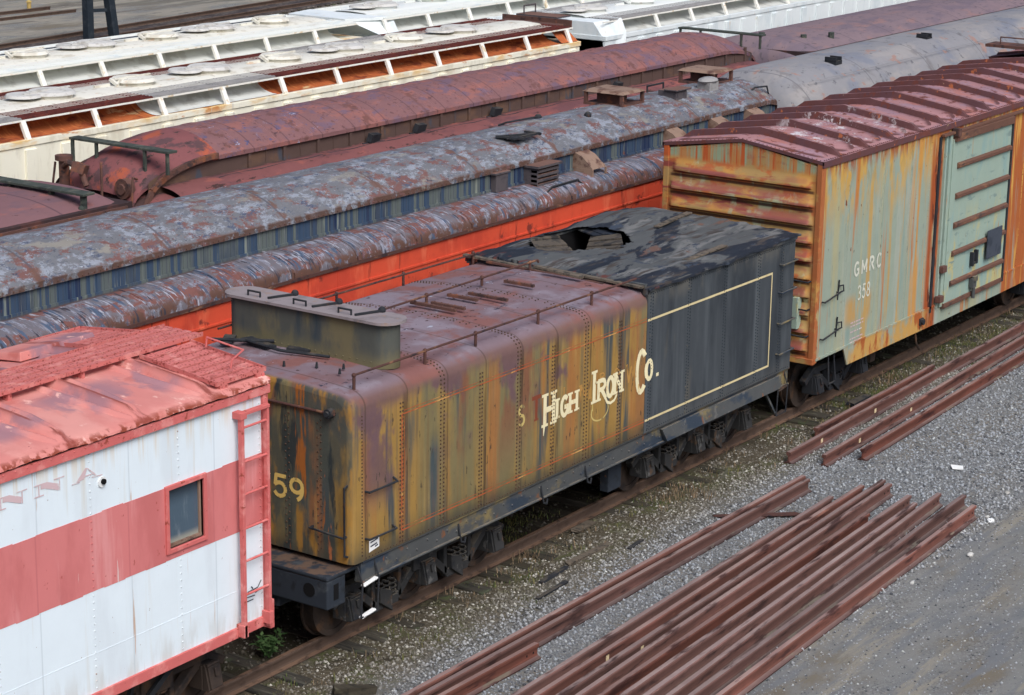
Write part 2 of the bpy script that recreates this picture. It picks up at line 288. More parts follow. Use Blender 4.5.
M['whiteletter'] = mat('white stencil', (206,206,190), [((150,156,140), ('n', (12,12,8), .56, .64))], var=.05)
M['slate'] = mat('slate placard', (66,72,82), [((52,58,68), ('n', 4, .5, .65))])
# caboose
M['white'] = mat('white car paint', (222,233,238), [((214,224,229), ('n', (2.0,2.0,.35), .5, .7)), ((208,208,200), ('n', (5,5,.25), .58, .70), ('k', .7)), ((192,166,146), ('n', (13,13,.4), .67, .73), ('k', .75)), ((214,206,190), ('z', 3.35, 3.72, .5, (6,6,.6)), ('n', (9,9,.4), .48, .60), ('k', .8)), ((196,196,190), ('z', 1.5, 1.08, .5, (4,4,1)), ('n', (5,5,1), .42, .6), ('k', .6)),
    ((176,188,194), ('seam', 'x', 1.32, .012, .2), ('k', .45)), ((188,150,122), ('seam', 'x', 1.32, .05, .2), ('n', (14,14,.8), .60, .68), ('k', .8)), ((128,96,78), ('n', (22,22,16), .71, .735))], rough=.55, bump=(1.6, .22, .03), var=.035)
M['whiterivet'] = mat('painted rivets', (206,214,216), [((170,140,120), ('n', 9, .58, .66))], var=.05)
M['pinkrivet'] = mat('pink rivets', (192,112,110), [((150,80,70), ('n', 9, .58, .66))], var=.05)
M['pink'] = mat('sun faded pink red paint', (206,122,120), [((194,110,108), ('n', (1.8,1.8,.6), .48, .64)), ((214,142,140), ('n', (4,4,.4), .55, .68)), ((168,82,74), ('n', (10,10,6), .66, .70)), ((186,104,104), ('seam', 'x', 1.32, .014, .23), ('k', .6)), ((214,190,186), ('n', (14,14,1.2), .69, .72))], rough=.65, bump=(1.8, .2, .03), var=.05)
M['pinktrim'] = mat('pink trim', (202,106,102), [((216,136,130), ('n', 4, .5, .66)), ((150,70,56), ('n', 9, .60, .68))], rough=.7, bump=(9, .15, .01), var=.09)
M['pinkroof'] = mat('peeling pink roof', (202,128,120), [((212,146,136), ('n', (1.6,.9,2), .44, .64)), ((188,108,98), ('n', (1.2,3.2,3), .55, .68), ('k', .8)), ((150,114,122), ('band', 'y', -1.12, -.44, .12), ('seam', 'x', 1.07, .80, .42), ('n', (1.6,1.0,1), .42, .52, 5.0, .6), ('k', .85)),
    ((150,114,122), ('band', 'y', .4, 1.2, .1), ('n', (1.5,.8,1), .42, .54)), ((136,66,50), ('y', -1.46, -1.55, .10, (6,6,6)), ('n', (10,8,8), .44, .54)), ((222,172,160), ('n', (5,3,6), .62, .70)), ((128,62,52), ('n', (7,9,8), .67, .70, 8.0, .7)), ((136,66,56), ('seam', 'x', 1.07, .10, .36), ('n', (7,2,6), .40, .52), ('k', .85))], bump=(10, .12, .01), var=.07)
M['grating'] = mat('pink punched roof walk', (196,112,106), [((150,74,68), ('vor', (26,26,26), .36, .28)), ((210,138,130), ('n', 5, .52, .68)), ((146,74,66), ('n', 7, .62, .68), ('k', .7))], bump=(20, .1, .01), var=.06)
M['glass'] = mat('dusty window glass', (74,92,106), [((120,132,140), ('n', (5,5,1.2), .5, .7)), ((50,64,76), ('z', 2.75, 2.95)), ((150,150,138), ('z', 2.46, 2.36))], rough=.22, spec=.6, var=.1)
M['ghostpink'] = mat('faded pink lettering', (204,178,180), [((216,214,214), ('n', (7,7,7), .56, .70))], var=.03)
M['lamp'] = mat('lamp housing', (226,228,226), [((160,160,160), ('n', 20, .55, .7))]); M['dark'] = mat('dark opening and shade', (14,14,16), var=0)  # near black for holes, lens and painted-in shade pieces
# passenger cars
M['orange'] = mat('vivid orange red side', (208,80,54), [((192,70,50), ('n', (1.2,1.2,1), .5, .66)), ((216,104,74), ('n', (3,3,.7), .54, .7)), ((128,54,44), ('n', (2,2,2.0), .61, .67)), ((96,58,56), ('z', 2.9, 2.5), ('n', (2,2,2), .54, .60)), ((150,56,42), ('n', (8,8,1), .62, .70))], rough=.75, bump=(3, .08, .02), var=.08)
M['lowroof'] = mat('peeling lilac lower roof', (104,100,106), [((134,136,148), ('n', (8,1.8,1.8), .50, .57, 8.0, .76)), ((114,76,70), ('n', (1.6,3.0,2), .50, .55, 9.0, .78)), ((72,86,106), ('n', (10,2,2), .54, .60)), ((160,162,172), ('n', (18,3,3), .59, .64)), ((92,66,56), ('y', -1.40, -1.52, .12, (4,4,4)), ('n', 6, .42, .52)), ((80,66,66), ('y', -1.0, -.94), ('n', (3,5,5), .42, .52)), ((136,82,70), ('n', (4,6,5), .62, .65, 9.0, .76)), ((58,56,64), ('n', (16,3,3), .60, .64))], bump=((14,5,5), .4, .012), var=.2)
M['toproof'] = mat('flaking clerestory roof', (106,107,111), [((138,143,152), ('n', (2.4,4.2,2), .50, .56, 10.0, .82)), ((112,80,76), ('n', (2.0,3.4,1.5), .525, .56, 10.0, .8)), ((74,82,100), ('n', (3.4,7,3), .55, .59, 10.0, .8)), ((136,98,84), ('n', (4,6,3), .62, .65, 9.0, .78)), ((134,130,122), ('n', (1,1.8,1.6), .58, .66, 8.0, .7)), ((52,58,72), ('n', (7,14,6), .61, .64, 9.0, .76)), ((166,171,180), ('n', (10,16,9), .62, .65, 9.0, .76)), ((80,80,88), ('seam', 'x', 2.4, .03, .3), ('k', .8)), ((104,74,62), ('seam', 'x', 2.4, .16, .3), ('n', (6,4,4), .50, .58), ('k', .8)), ((92,68,58), ('y', -.91, -.96, .05, (5,5,5)), ('n', 6, .40, .5))], bump=((8,14,9), .5, .012), var=.2)
M['blueband'] = mat('blue green clerestory side', (92,100,98), [((36,50,78), ('cell', (7.2,0,0), .50, .56), ('n', (.8,.8,.3), .38, .54)), ((56,74,96), ('cell', (15,0,0), .55, .6)), ((132,138,128), ('n', (9,9,.6), .56, .68)), ((62,70,82), ('seam', 'x', .139, .018, .02), ('k', .5)), ((116,74,60), ('n', (3,3,4), .68, .72)), ((94,86,80), ('z', 4.0, 4.05)), ((84,80,78), ('z', 3.7, 3.62))], bump=((40,1,2), .25, .01), var=.10)
M['redroof'] = mat('dark mauve red roof', (126,90,90), [((142,94,88), ('n', (1.4,2.6,2), .49, .60)), ((112,88,100), ('n', (2.0,3.4,2), .53, .62)), ((76,56,60), ('n', (4,9,5), .60, .64, 9.0, .78)), ((160,162,182), ('n', (3.0,4.4,3), .615, .64, 10.0, .8), ('x', 9.0, 4)), ((82,82,112), ('n', (3.4,6,3), .57, .60, 9.0, .78), ('x', 9.5, 3)), ((100,70,70), ('n', (9,12,6), .58, .66)), ((80,58,60), ('seam', 'x', .92, .024, .03), ('k', .6)), ((98,66,60), ('seam', 'x', 1.84, .2, .03), ('n', (5,5,5), .50, .58), ('k', .7))], bump=(9, .3, .012), var=.16)
M['redlow'] = mat('dull red lower roof', (122,76,74), [((104,68,70), ('n', (1.2,3,3), .5, .62)), ((142,84,76), ('n', (2,3,3), .56, .66)), ((66,46,44), ('n', (2.4,6,6), .58, .63, 8.0, .7)), ((76,56,54), ('y', -1.02, -.93), ('n', (3,3,3), .38, .5))], bump=(9, .3, .015), var=.16)
M['brownside'] = mat('brown clerestory side', (88,70,64), [((104,80,66), ('n', (1.1,2,2), .5, .64)), ((72,74,82), ('n', (3,3,1), .58, .68)), ((112,92,70), ('z', 4.04, 4.12, .08, (4,4,4)), ('n', 5, .42, .58))], bump=(8, .2, .01), var=.12)
M['hood'] = mat('rusty bull nose roof end', (124,76,76), [((162,84,62), ('n', (1.2,1.2,1.6), .53, .60)), ((88,64,66), ('n', (2,3,3), .51, .60)), ((62,50,48), ('n', (4,6,6), .58, .63, 8.0, .7))], bump=(8, .35, .02), var=.18)
M['deeprust'] = mat('deep rust', (98,70,62), [((132,84,62), ('n', 4, .52, .66)), ((66,52,50), ('n', 5, .52, .64))], bump=(14, .35, .015), var=.18)
M['darkgreen'] = mat('dark green grey plank', (66,72,66), [((92,92,82), ('n', (3,9,9), .52, .66)), ((46,50,48), ('n', 6, .55, .68))], bump=(14, .3, .01), var=.15)
M['ventwood'] = mat('vent cover', (140,116,100), [((112,84,70), ('n', 3, .5, .64)), ((90,66,60), ('n', 6, .58, .7))], bump=(9, .2, .01))
M['ventgrey'] = mat('grey vent box', (84,78,80), [((62,60,66), ('n', 4, .5, .66)), ((128,92,76), ('up', .5, .9), ('k', .7))], bump=(9, .2, .01))
M['greyroof'] = mat('grey lilac arched roof', (134,133,135), [((146,142,140), ('n', (.6,1.4,1.4), .48, .62)), ((120,123,132), ('n', (.8,1,1), .52, .64)), ((150,122,112), ('n', (1.6,2.4,2), .61, .67)), ((102,102,106), ('n', (5,5,4), .61, .67)), ((100,100,104), ('seam', 'x', 2.9, .026, .9), ('k', .75)), ((110,106,106), ('seam', 'x', 2.9, .3, .9), ('n', (4,4,4), .50, .62), ('k', .6))], bump=(6, .15, .015), var=.11)
M['mauveroof'] = mat('mauve arched roof', (126,108,112), [((114,100,108), ('n', (.7,1.6,1.6), .48, .60)), ((138,110,108), ('n', (1,2,2), .55, .66)), ((98,88,94), ('n', (4,9,7), .58, .65)), ((90,80,86), ('seam', 'x', 2.1, .035, .3), ('k', .7))], bump=(7, .2, .015), var=.12)
M['darkside'] = mat('dark car side', (60,46,46), [((88,56,50), ('n', (2,2,1), .52, .66))], var=.15)
M['pinkgrey'] = mat('pink grey flat roof', (126,92,94), [((114,88,94), ('n', (.9,2,2), .5, .62)), ((142,96,92), ('n', (1.4,3,3), .55, .66)), ((82,64,70), ('seam', 'x', 1.9, .03, .5), ('k', .7)), ((80,58,58), ('n', (3,6,6), .61, .66, 8.0, .7))], bump=(7, .2, .015), var=.12)
# hoppers
M['hopwhite'] = mat('cream hopper paint', (238,234,214), [((220,214,192), ('n', (2,2,1), .50, .64)), ((228,192,132), ('z', 3.74, 3.99, .2, (2,2,2)), ('n', (.9,2,3), .46, .60)), ((200,132,76), ('z', 3.74, 3.98, .15, (3,3,3)), ('n', (1.2,3,3), .57, .64)), ((212,206,192), ('n', (7,7,.8), .58, .7))], rough=.65, bump=(5, .05, .01), var=.03)
M['postwhite'] = mat('white post paint', (236,234,224), [((214,196,164), ('n', 5, .56, .66))], rough=.65, var=.03)
M['hoproof'] = mat('white hopper roof', (218,215,202), [((196,190,174), ('n', (2,3,2), .50, .64)), ((170,160,142), ('n', (7,9,4), .60, .68), ('k', .8)), ((206,184,160), ('n', (3,5,5), .62, .68))], rough=.7, bump=(5, .06, .01), var=.03)
M['hoprust'] = mat('rusty hopper slope', (178,96,54), [((196,116,66), ('n', (14,3,3), .5, .62)), ((132,64,40), ('n', (2,4,4), .54, .66)), ((210,176,130), ('n', (.8,2,2), .60, .66)), ((98,52,40), ('n', (22,3,3), .6, .68))], bump=((22,3,3), .3, .01), var=.14)
M['hopslope'] = mat('shaded white hopper slope', (216,218,212), [((196,196,188), ('n', (3,3,1), .5, .64))], rough=.7, var=.05)
M['boardwalk'] = mat('rust brown roof walk', (92,42,36), [((112,56,46), ('n', (3,6,6), .52, .66)), ((70,36,36), ('n', (6,14,9), .52, .66))], bump=((30,30,30), .5, .01), var=.14)
M['greywalk'] = mat('grey roof walk', (150,148,146), [((132,130,128), ('n', (3,6,6), .5, .64))], bump=((30,30,30), .4, .01), var=.07)
M['hatchgrey'] = mat('hopper hatch cover', (196,194,188), [((172,168,160), ('n', 5, .5, .64)), ((176,132,112), ('n', 7, .66, .72))], bump=(12, .15, .01), var=.06)
M['bluewhite'] = mat('cool white hopper paint', (224,230,229), [((210,219,220), ('n', (2,2,1), .5, .64)), ((214,210,198), ('n', (4,4,2), .62, .7))], rough=.6, bump=(5, .05, .01), var=.03)
M['coolroof'] = mat('cool white hopper roof', (220,222,216), [((208,214,213), ('n', (2,3,3), .54, .66)), ((206,196,184), ('n', (3,5,5), .65, .7))], rough=.7, var=.03)
# track, yard
M['rail'] = mat('running rail', (86,70,60), [((112,88,72), ('up', .7, .95), ('k', .8)), ((70,56,48), ('n', (5,9,9), .5, .64))], rough=.6, bump=(14, .15, .01), var=.12)
M['loose'] = mat('stacked rusty rail', (106,60,46), [((122,66,50), ('n', (.7,3,3), .48, .64)), ((138,106,98), ('up', .72, .97)), ((152,120,110), ('up', .72, .97), ('n', (.7,3,3), .48, .62)), ((74,43,38), ('n', (1.2,6,6), .54, .66)), ((150,88,64), ('n', (.6,5,5), .66, .72)), ((58,38,36), ('z', .06, .0), ('k', .85)), ((120,106,90), ('up', .3, .8), ('z', .06, .03), ('n', (2,6,6), .54, .64))], rough=.9, rnd=True, bump=((20,34,34), .25, .006), var=.14, spec=.12)  # paler heads paint in light, dark feet paint the shade between rails
M['tie'] = mat('weathered sleeper', (66,60,48), [((92,88,70), ('n', (9,1.4,6), .54, .66)), ((44,42,36), ('n', (14,2,9), .5, .64)), ((70,78,48), ('n', (3,3,3), .56, .66))], rnd=True, bump=((18,3,9), .5, .015), var=.16)
M['bed'] = mat('dark oily ballast', (74,66,62), [((104,96,90), ('vor', 9, .5, .9, 'c')), ((54,48,48), ('n', (.8,3,1), .48, .62))], bump=(14, .6, .03))
M['paper'] = mat('white paper', (236,236,232), var=.04)
M['tagcream'] = mat('cream paint tag', (226,206,166), [((196,170,130), ('n', 30, .5, .66))], var=.04)
M['stone'] = mat('ballast stone', (144,144,142), [((168,171,174), ('isl', .45, .8)), ((78,80,84), ('isl', .40, .05)), ((206,207,202), ('isl', .92, .99)), ((120,112,96), ('y', -2.4, -1.6, .7, (1.2,1.2,1)), ('k', .75)), ((74,68,56), ('y', -2.3, -1.5, .7, (1.2,1.2,1)), ('isl', .60, .1)), ((186,182,170), ('y', -2.3, -1.6), ('isl', .84, .95)), ((100,98,72), ('y', -2.0, -1.2, .9, (1.5,1.5,2)), ('n', .9, .46, .60), ('isl', .95, .6), ('k', .8)), ((128,138,148), ('band', 'y', -5, -2.3, .4), ('isl', .1, .9), ('k', .35)), ((58,54,46), ('y', -.8, -.6), ('k', .7))], var=.10)
M['ground'] = mat('yard ground', (122,121,117), [
    ((138,138,134), ('vor', 34, .3, .75, 'c')), ((90,91,92), ('vor', 46, .58, .92, 'c')), ((124,116,102), ('n', (.35,.9,1), .46, .62)), 
    ((110,113,116), ('band', 'y', -5.4, -2.1, .5), ('vor', 40, .2, .8, 'c')), ((150,153,154), ('band', 'y', -5.6, -2.1, .5), ('vor', 50, .62, .95, 'c')),
    ((134,134,130), ('y', -4.6, -5.8, 1.4, (.7,.7,1)), ('n', (.9,1.5,1), .40, .58), ('k', .85)), ((120,122,123), ('y', -4.8, -5.6), ('n', (.5,2.6,1), .47, .62, 8.0, .7)), ((150,144,130), ('y', -5.0, -6.0), ('n', (.30,2.6,1), .55, .64, 8.0, .7), ('k', .85)), ((104,106,108), ('y', -4.8, -5.6), ('n', (6,10,1), .59, .65, 9.0, .8)), ((164,164,158), ('y', -4.8, -5.6), ('n', (18,18,1), .65, .70, 6.0, .8)), ((108,110,112), ('y', -4.8, -5.6), ('n', (30,30,1), .60, .66, 4.0, .8)), ((94,90,86), ('n', (.45,.8,1), .63, .70, 7.0, .7), ('k', .5)),
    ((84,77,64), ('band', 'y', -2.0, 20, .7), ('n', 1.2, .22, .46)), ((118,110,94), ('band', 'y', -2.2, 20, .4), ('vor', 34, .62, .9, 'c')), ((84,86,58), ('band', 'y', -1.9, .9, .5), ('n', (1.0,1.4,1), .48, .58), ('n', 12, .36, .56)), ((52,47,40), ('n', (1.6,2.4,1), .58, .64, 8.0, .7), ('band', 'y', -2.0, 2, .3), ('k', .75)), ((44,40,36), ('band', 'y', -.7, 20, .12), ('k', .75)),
    ((146,140,128), ('y', 38, 39.0), ('n', (.3,.8,1), .40, .58)), ((114,109,100), ('y', 38, 39), ('n', (.15,.9,1), .52, .60)), ((162,155,140), ('y', 38, 39), ('n', (.5,2.5,1), .58, .66)), ((84,80,76), ('y', 38, 39), ('n', (.6,3,1), .60, .66, 8.0, .7))],
    bump=(44, .9, .025), var=.16, rough=.95, spec=.1)
M['grass'] = mat('green weeds', (84,90,52), [((112,104,64), ('isl', .35, 1.0)), ((64,84,42), ('isl', .3, 0.0))], var=.1)
M['drygrass'] = mat('dry grass', (132,112,88), [((104,92,72), ('isl', .3, 1.0))], var=.1)
M['leaf'] = mat('weed leaves', (58,84,46), [((80,102,62), ('isl', .4, 1.0))], var=.1, rough=.7)
M['mast'] = mat('dark bridge steel', (34,42,50), [((50,56,62), ('n', 3, .5, .66))], var=.1)
M['straw'] = mat('straw yellow', (176,150,90), var=.1)

# ------------------------------------------------------------------ common running gear
def make_wheel(mb_parent, x, y, sgn, r=.42):
    w = MB()
    w.cyl((x, y-sgn*.065, r), (x, y+sgn*.065, r), r, 28)
    w.cyl((x, y+sgn*.065, r), (x, y+sgn*.095, r), r*1.07, 28)          # flange, inner side
    w.cyl((x, y-sgn*.10, r), (x, y-sgn*.064, r), .13, 14)
    rim = w
    for i in range(28):
        a, b = 2*PI*i/28, 2*PI*(i+1)/28
        p = lambda t, q, yy: (x+math.cos(t)*q, yy, r+math.sin(t)*q)
        y0, y1 = y-sgn*.066, y-sgn*.085
        rim.quad(p(a, r*.82, y1), p(b, r*.82, y1), p(b, r*.995, y1), p(a, r*.995, y1)); rim.quad(p(a, r*.82, y0), p(b, r*.82, y0), p(b, r*.82, y1), p(a, r*.82, y1)); rim.quad(p(a, r*.995, y1), p(b, r*.995, y1), p(b, r*.995, y0), p(a, r*.995, y0))
    return w.build('wheel', M['wheel'], mb_parent)

def truck(car, axles, m, kind='frame', y0=0.0):
    """a rail truck: wheels, axles, side frames with journal boxes and springs."""
    t = bpy.data.objects.new('truck', None); COL.objects.link(t); t.parent = car
    ax = MB()
    for x in axles:
        ax.cyl((x, y0-1.0, .42), (x, y0+1.0, .42), .075, 10)
        for s in (-1, 1): make_wheel(t, x, y0+s*.76, -s)
    ax.build('axle', M['wheel'], t)
    mid = sum(axles)/len(axles); bl = MB(); bl.box(mid-.25, mid+.25, y0-1.12, y0+1.12, .5, .72); bl.build('bolster', m, t, .015)
    for s in (-1, 1):
        ys = y0+s*1.02; sf = MB()
        for a, b in zip(axles, axles[1:]):
            c = (a+b)/2
            sf.bar((a-.02, ys, .66), (b+.02, ys, .66), .13, .10)                                    # top chord
            sf.bar((a+.10, ys, .62), (c-.22, ys, .25), .12, .10); sf.bar((c-.24, ys, .24), (c+.24, ys, .24), .13, .12); sf.bar((c+.22, ys, .25), (b-.10, ys, .62), .12, .10)
            sf.bar((c-.27, ys, .24), (c-.27, ys, .66), .12, .07); sf.bar((c+.27, ys, .24), (c+.27, ys, .66), .12, .07)
            sf.hexa([(c-.2, ys+s*.02, .30), (c+.05, ys+s*.02, .12), (c+.05, ys+s*.12, .12), (c-.2, ys+s*.12, .30), (c-.22, ys+s*.02, .5), (c+.02, ys+s*.02, .42), (c+.02, ys+s*.12, .42), (c-.22, ys+s*.12, .5)])
        for x in axles[:1]: sf.bar((x-.30, ys, .5), (x, ys, .68), .12, .1)
        for x in axles[-1:]: sf.bar((x+.30, ys, .5), (x, ys, .68), .12, .1)
        sf.build('side_frame', m, t, .012)
        for a, b in zip(axles, axles[1:]):
            c = (a+b)/2; sp = MB()
            for dx in (-.12, .0, .12):
                for k_ in range(26):
                    p = lambda q: (c+dx+.055*math.cos(q*.9), ys+s*.04+.055*math.sin(q*.9), .31+.009*q)
                    sp.cyl(p(k_), p(k_+1), .013, 5)
            sp.build('spring', m, t)
        for x in axles:
            jb = MB(); jb.box(x-.13, x+.13, ys-.1, ys+.1, .28, .58)
            jb.hexa([(x-.12, ys+s*.1-.001*s, .27), (x+.12, ys+s*.1-.001*s, .27), (x+.12, ys+s*.20, .29), (x-.12, ys+s*.20, .29), (x-.12, ys+s*.1-.001*s, .6), (x+.12, ys+s*.1-.001*s, .6), (x+.12, ys+s*.14, .58), (x-.12, ys+s*.14, .58)])
            lid = jb; lid.obox((x, ys+s*.182, .435), (.2, .03, .27), (s*.2, 0, 0)); lid.obox((x, ys+s*.205, .5), (.05, .03, .10), (s*.2, 0, 0)); lid.cyl((x-.11, ys+s*.15, .585), (x+.11, ys+s*.15, .585), .022, 6); jb.build('journal_box', m, t, .008)
    return t

def grab(car, pts, m, r=.014, name='grab_iron'):
    return MB().tube(pts, r, 6).build(name, m, car)

def rail_profile(y, z, sc=1.0):  # T rail, base at z
    a = [(-.07,0),(.07,0),(.07,.012),(.02,.03),(.011,.05),(.011,.115),(.034,.13),(.036,.16),(.028,.172),(-.028,.172),(-.036,.16),(-.034,.13),(-.011,.115),(-.011,.05),(-.02,.03),(-.07,.012)]
    return [(y+p*sc, z+q*sc) for p, q in a]

# ================================================================== STEAM LOCOMOTIVE TENDER
def tank_profile(hw, z0, zs, rr, crown, inset=0.0, n=7):
    """cross-section right bottom -> over the top -> left bottom (y, z)."""
    h = hw-inset; P = [(-h, z0), (-h, zs-.6), (-h, zs-inset*.6)]
    for i in range(1, n+1):
        a = PI/2*i/n; P.append((-h + rr*(1-math.cos(a)), zs-inset + (rr-.04)*math.sin(a)))
    top = zs-inset+(rr-.04); yi = h-rr
    for i in range(1, 12):
        y = -yi+2*yi*i/12; P.append((y, top+crown*(1-(y/yi)**2)))
    return P + [(-y, z) for y, z in reversed(P[:n+3])]
TX = 19.7
tender = thing('locomotive_tender', 'rust streaked ochre and black locomotive tender lettered HIGH IRON CO., middle of the photo', 'tender', (TX, 0, 0))
tk = MB(); secs = []
R0 = .09
for s_ in (0, .008, .022, .045, .07, R0):
    ins = R0-math.sqrt(max(0, R0*R0-(R0-s_)**2)); secs.append([(19.69+s_, y, z) for y, z in tank_profile(1.55, 1.22, 3.14, .24, .06, ins)])
for x in (20.6, 22, 24, 26.38): secs.append([(x, y, z) for y, z in tank_profile(1.55, 1.22, 3.14, .24, .06)])
tk.loft(secs)
prof = tank_profile(1.55, 1.22, 3.14, .24, .06)
def along(P, step):
    out = []; acc = 0
    for (a, b), (c, d) in zip(P, P[1:]):
        L = math.hypot(c-a, d-b); t = (step-acc) if acc else 0
        while t < L:
            out.append((a+(c-a)*t/L, b+(d-b)*t/L, (b-d)/L, (c-a)/L)); t += step   # normal = left of the direction, outward
        acc = (L-(t-step)) % step if L else acc
    return out
seams = [(20.62, .5), (21.45, 1), (22.29, .5), (23.14, 1), (23.96, .5), (24.77, 1), (25.65, .5)]
for x, full in seams:
    pts = along(prof, .052)
    for dx in ((0, .07) if full == 1 else (0, .05)):
        for y, z, ny, nz in pts:
            if z < 1.25 or (y > 1.4 and z < 3): continue
            if full < 1 and z > 3.05: continue
            if z > 3.36 and abs(y) < 1.2 and int((y+9)/.044) % 2: continue
            tk.rivet((x+dx, y, z), (0, -nz if False else (-1 if y < -1.5 and z < 3.1 else ny), 0 if (y < -1.5 and z < 3.1) else abs(nz)), .015)
for x in np.arange(19.95, 26.3, .06): tk.rivet((x, -1.55, 1.25), (0,-1,0), .011)
for z in np.arange(1.3, 3.1, .045): tk.rivet((19.87, -1.55, z), (0,-1,0), .0125)
for yc in (-1.02, -.52, .02, .6, 1.1):
    for z in np.arange(1.3, 3.0, .09):
        tk.rivet((19.69, yc, z), (-1,0,0), .013); tk.rivet((19.69, yc-.05, z+.045), (-1,0,0), .013)
tank = tk.build('tank', (M['tank'], M['rivet']), tender, sharp=35)
sm = MB()   # curved end flange on the rear corner and lap seam plates
sm.cyl((19.66, -1.30, 3.08), (19.66, 1.30, 3.08), .018, 8); sm.build('grab_rail', M['pipe'], tender)
kn = MB(); kn.cyl((19.69, -1.24, 3.09), (19.60, -1.24, 3.09), .06, 12); kn.cyl((19.64, -1.24, 3.09), (19.57, -1.24, 3.09), .035, 10); kn.build('rail_bracket', M['black'], tender)
# pinstripes
st = Letters(lambda u, v, h: (u, -1.55-h, v))
for z in (1.40, 2.895):
    st.seg((20.66, z), (26.38, z), .016); st.seg((20.66, z+.042), (26.38, z+.042), .007)
st.seg((20.655, 1.40), (20.655, 2.9), .024); st.seg((20.70, 1.44), (20.70, 2.86), .008)
st.build('pin_stripe', M['stripe'], tender)
cs = Letters(lambda u, v, h: (u, -1.562-h, v))
cs.seg((26.385, 1.415), (30.12, 1.415), .034); cs.seg((26.385, 2.905), (30.12, 2.905), .034); cs.seg((30.105, 1.40), (30.105, 2.92), .03)
cs.build('cream_pin_stripe', M['creamstripe'], tender)
# HIGH IRON CO.
lt = Letters(lambda u, v, h: (u, (-1.562 if u > 26.378 else -1.55)-h-.002, v))
def sl(x, z): return z
lt.char('H', 23.77, 24.03, 1.98, 2.40, .078); lt.seg((23.785, 2.0), (23.77, 1.84), .06, .012); lt.seg((24.02, 2.0), (24.02, 1.92), .05, .012)
lt.char('I', 24.03, 24.15, 2.02, 2.27, .064); lt.char('G', 24.18, 24.37, 2.01, 2.27, .064); lt.char('H', 24.39, 24.60, 2.02, 2.28, .064)
lt.char('I', 24.95, 25.08, 2.02, 2.45, .076); lt.char('R', 25.10, 25.33, 2.02, 2.29, .066); lt.char('O', 25.34, 25.53, 2.01, 2.28, .064); lt.char('N', 25.54, 25.76, 2.02, 2.30, .066)
lt.line([(25.30, 2.03), (25.36, 1.94), (25.45, 1.905), (25.55, 1.925), (25.62, 2.0)], .04)
lt.char('C', 26.12, 26.40, 1.88, 2.48, .082); lt.char('O', 26.37, 26.55, 2.03, 2.30, .066); pass
lt.line([(26.67, 2.045), (26.72, 2.045)], .05)
lt.build('lettering', M['cream'], tender)
gh = Letters(lambda u, v, h: (u, -1.55-h*.4-.0005, v))
gr_ = Letters(lambda u, v, h: (u, -1.55-h*.4-.0005, v)); gr_.char('T', 23.50, 23.69, 2.11, 2.42, .055); gr_.build('faded_lettering', M['ghostred'], tender); gh.char('M', 24.66, 24.93, 2.10, 2.33, .045); gh.char('R', 25.15, 25.29, 2.27, 2.39, .022); gh.char('O', 25.52, 25.68, 2.23, 2.37, .022); gh.char('W', 25.87, 26.10, 2.10, 2.36, .044); gh.char('I', 24.22, 24.30, 2.28, 2.40, .022)
gh.build('faded_lettering', M['ghost'], tender)
gg = Letters(lambda u, v, h: (u, -1.55-h*.4-.0005, v))
gg.char('S', 23.17, 23.33, 2.12, 2.38, .042); gg.line(arc(25.18, 1.86, .22, .14, 150, 390, 16), .022); gg.line([(24.93, 2.05), (24.99, 2.0), (24.99, 1.9)], .018)
gg.build('faded_lettering', M['ghostgrey'], tender)
nm = Letters(lambda u, v, h: (19.69-h, -u+.10, v-.02))
nm.char('7', .14, .36, 1.90, 2.16, .05, False); nm.char('5', .42, .63, 1.90, 2.16, .05, False); nm.char('9', .67, .90, 1.90, 2.16, .05, False)
nm.build('number', M['yellow'], tender)
# bunker and rotten cover
bk = MB(); 
for y in (-1.56, 1.50): bk.box(26.38, 30.85, y, y+.06, 1.22, 3.36)
bk.box(30.79, 30.853, -1.5, 1.5, 1.22, 3.30); bk.box(26.383, 26.45, -1.5, 1.5, 2.9, 3.42); bk.box(26.45, 30.79, -1.5, 1.5, 1.24, 1.3)
bk.bar((26.38, -1.572, 3.35), (30.86, -1.572, 3.35), .03, .05); bk.bar((26.38, 1.572, 3.35), (30.86, 1.572, 3.35), .03, .05)
for x in (26.46, 27.53, 28.6, 29.65, 30.4):
    for z in np.arange(1.28, 3.3, .048): bk.rivet((x, -1.56, z), (0,-1,0), .0125); bk.rivet((x+.06, -1.56, z+.024), (0,-1,0), .0125)
for x in np.arange(26.45, 30.8, .06): bk.rivet((x, -1.56, 1.26), (0,-1,0), .011); bk.rivet((x, -1.56, 3.28), (0,-1,0), .011)
bk.build('coal_bunker', (M['bunker'], M['rivetdark']), tender)
q = MB(); q.box(26.46, 30.78, 1.482, 1.497, 1.31, 3.33); q.box(26.455, 26.47, -1.49, 1.48, 1.31, 2.9); q.build('bunker_shade_sheet', M['dark'], tender)  # near-black sheets added to shade the inside of the bunker
random.seed(3)
def heap_z(x, y):
    e = min(1.0, (1.62-abs(y))/.35); t = 3.385 + .05*e
    t += .09*math.exp(-((x-30.1)/.9)**2-((y-.9)/.8)**2) + .05*math.exp(-((x-26.9)/.5)**2-((y-1.0)/.6)**2)
    t += .012*math.sin(x*3.1+y*2.0)+.008*math.sin(x*7.3-y*4.1+1)+.005*math.sin(y*11+x*1.7)+.004*math.sin(y*23-x*3)+.010*max(0, math.sin(y*8.2+.6*math.sin(x*1.3)))**8
    if y < -1.35 : t = t*(1-(abs(y)-1.35)/.27)+(3.375+.012*math.sin(x*5)+.03*max(0, x-28.6)*.5)*(abs(y)-1.35)/.27
    return t
hp = MB(); NX, NY = 120, 90; X0, X1 = 26.33, 30.93
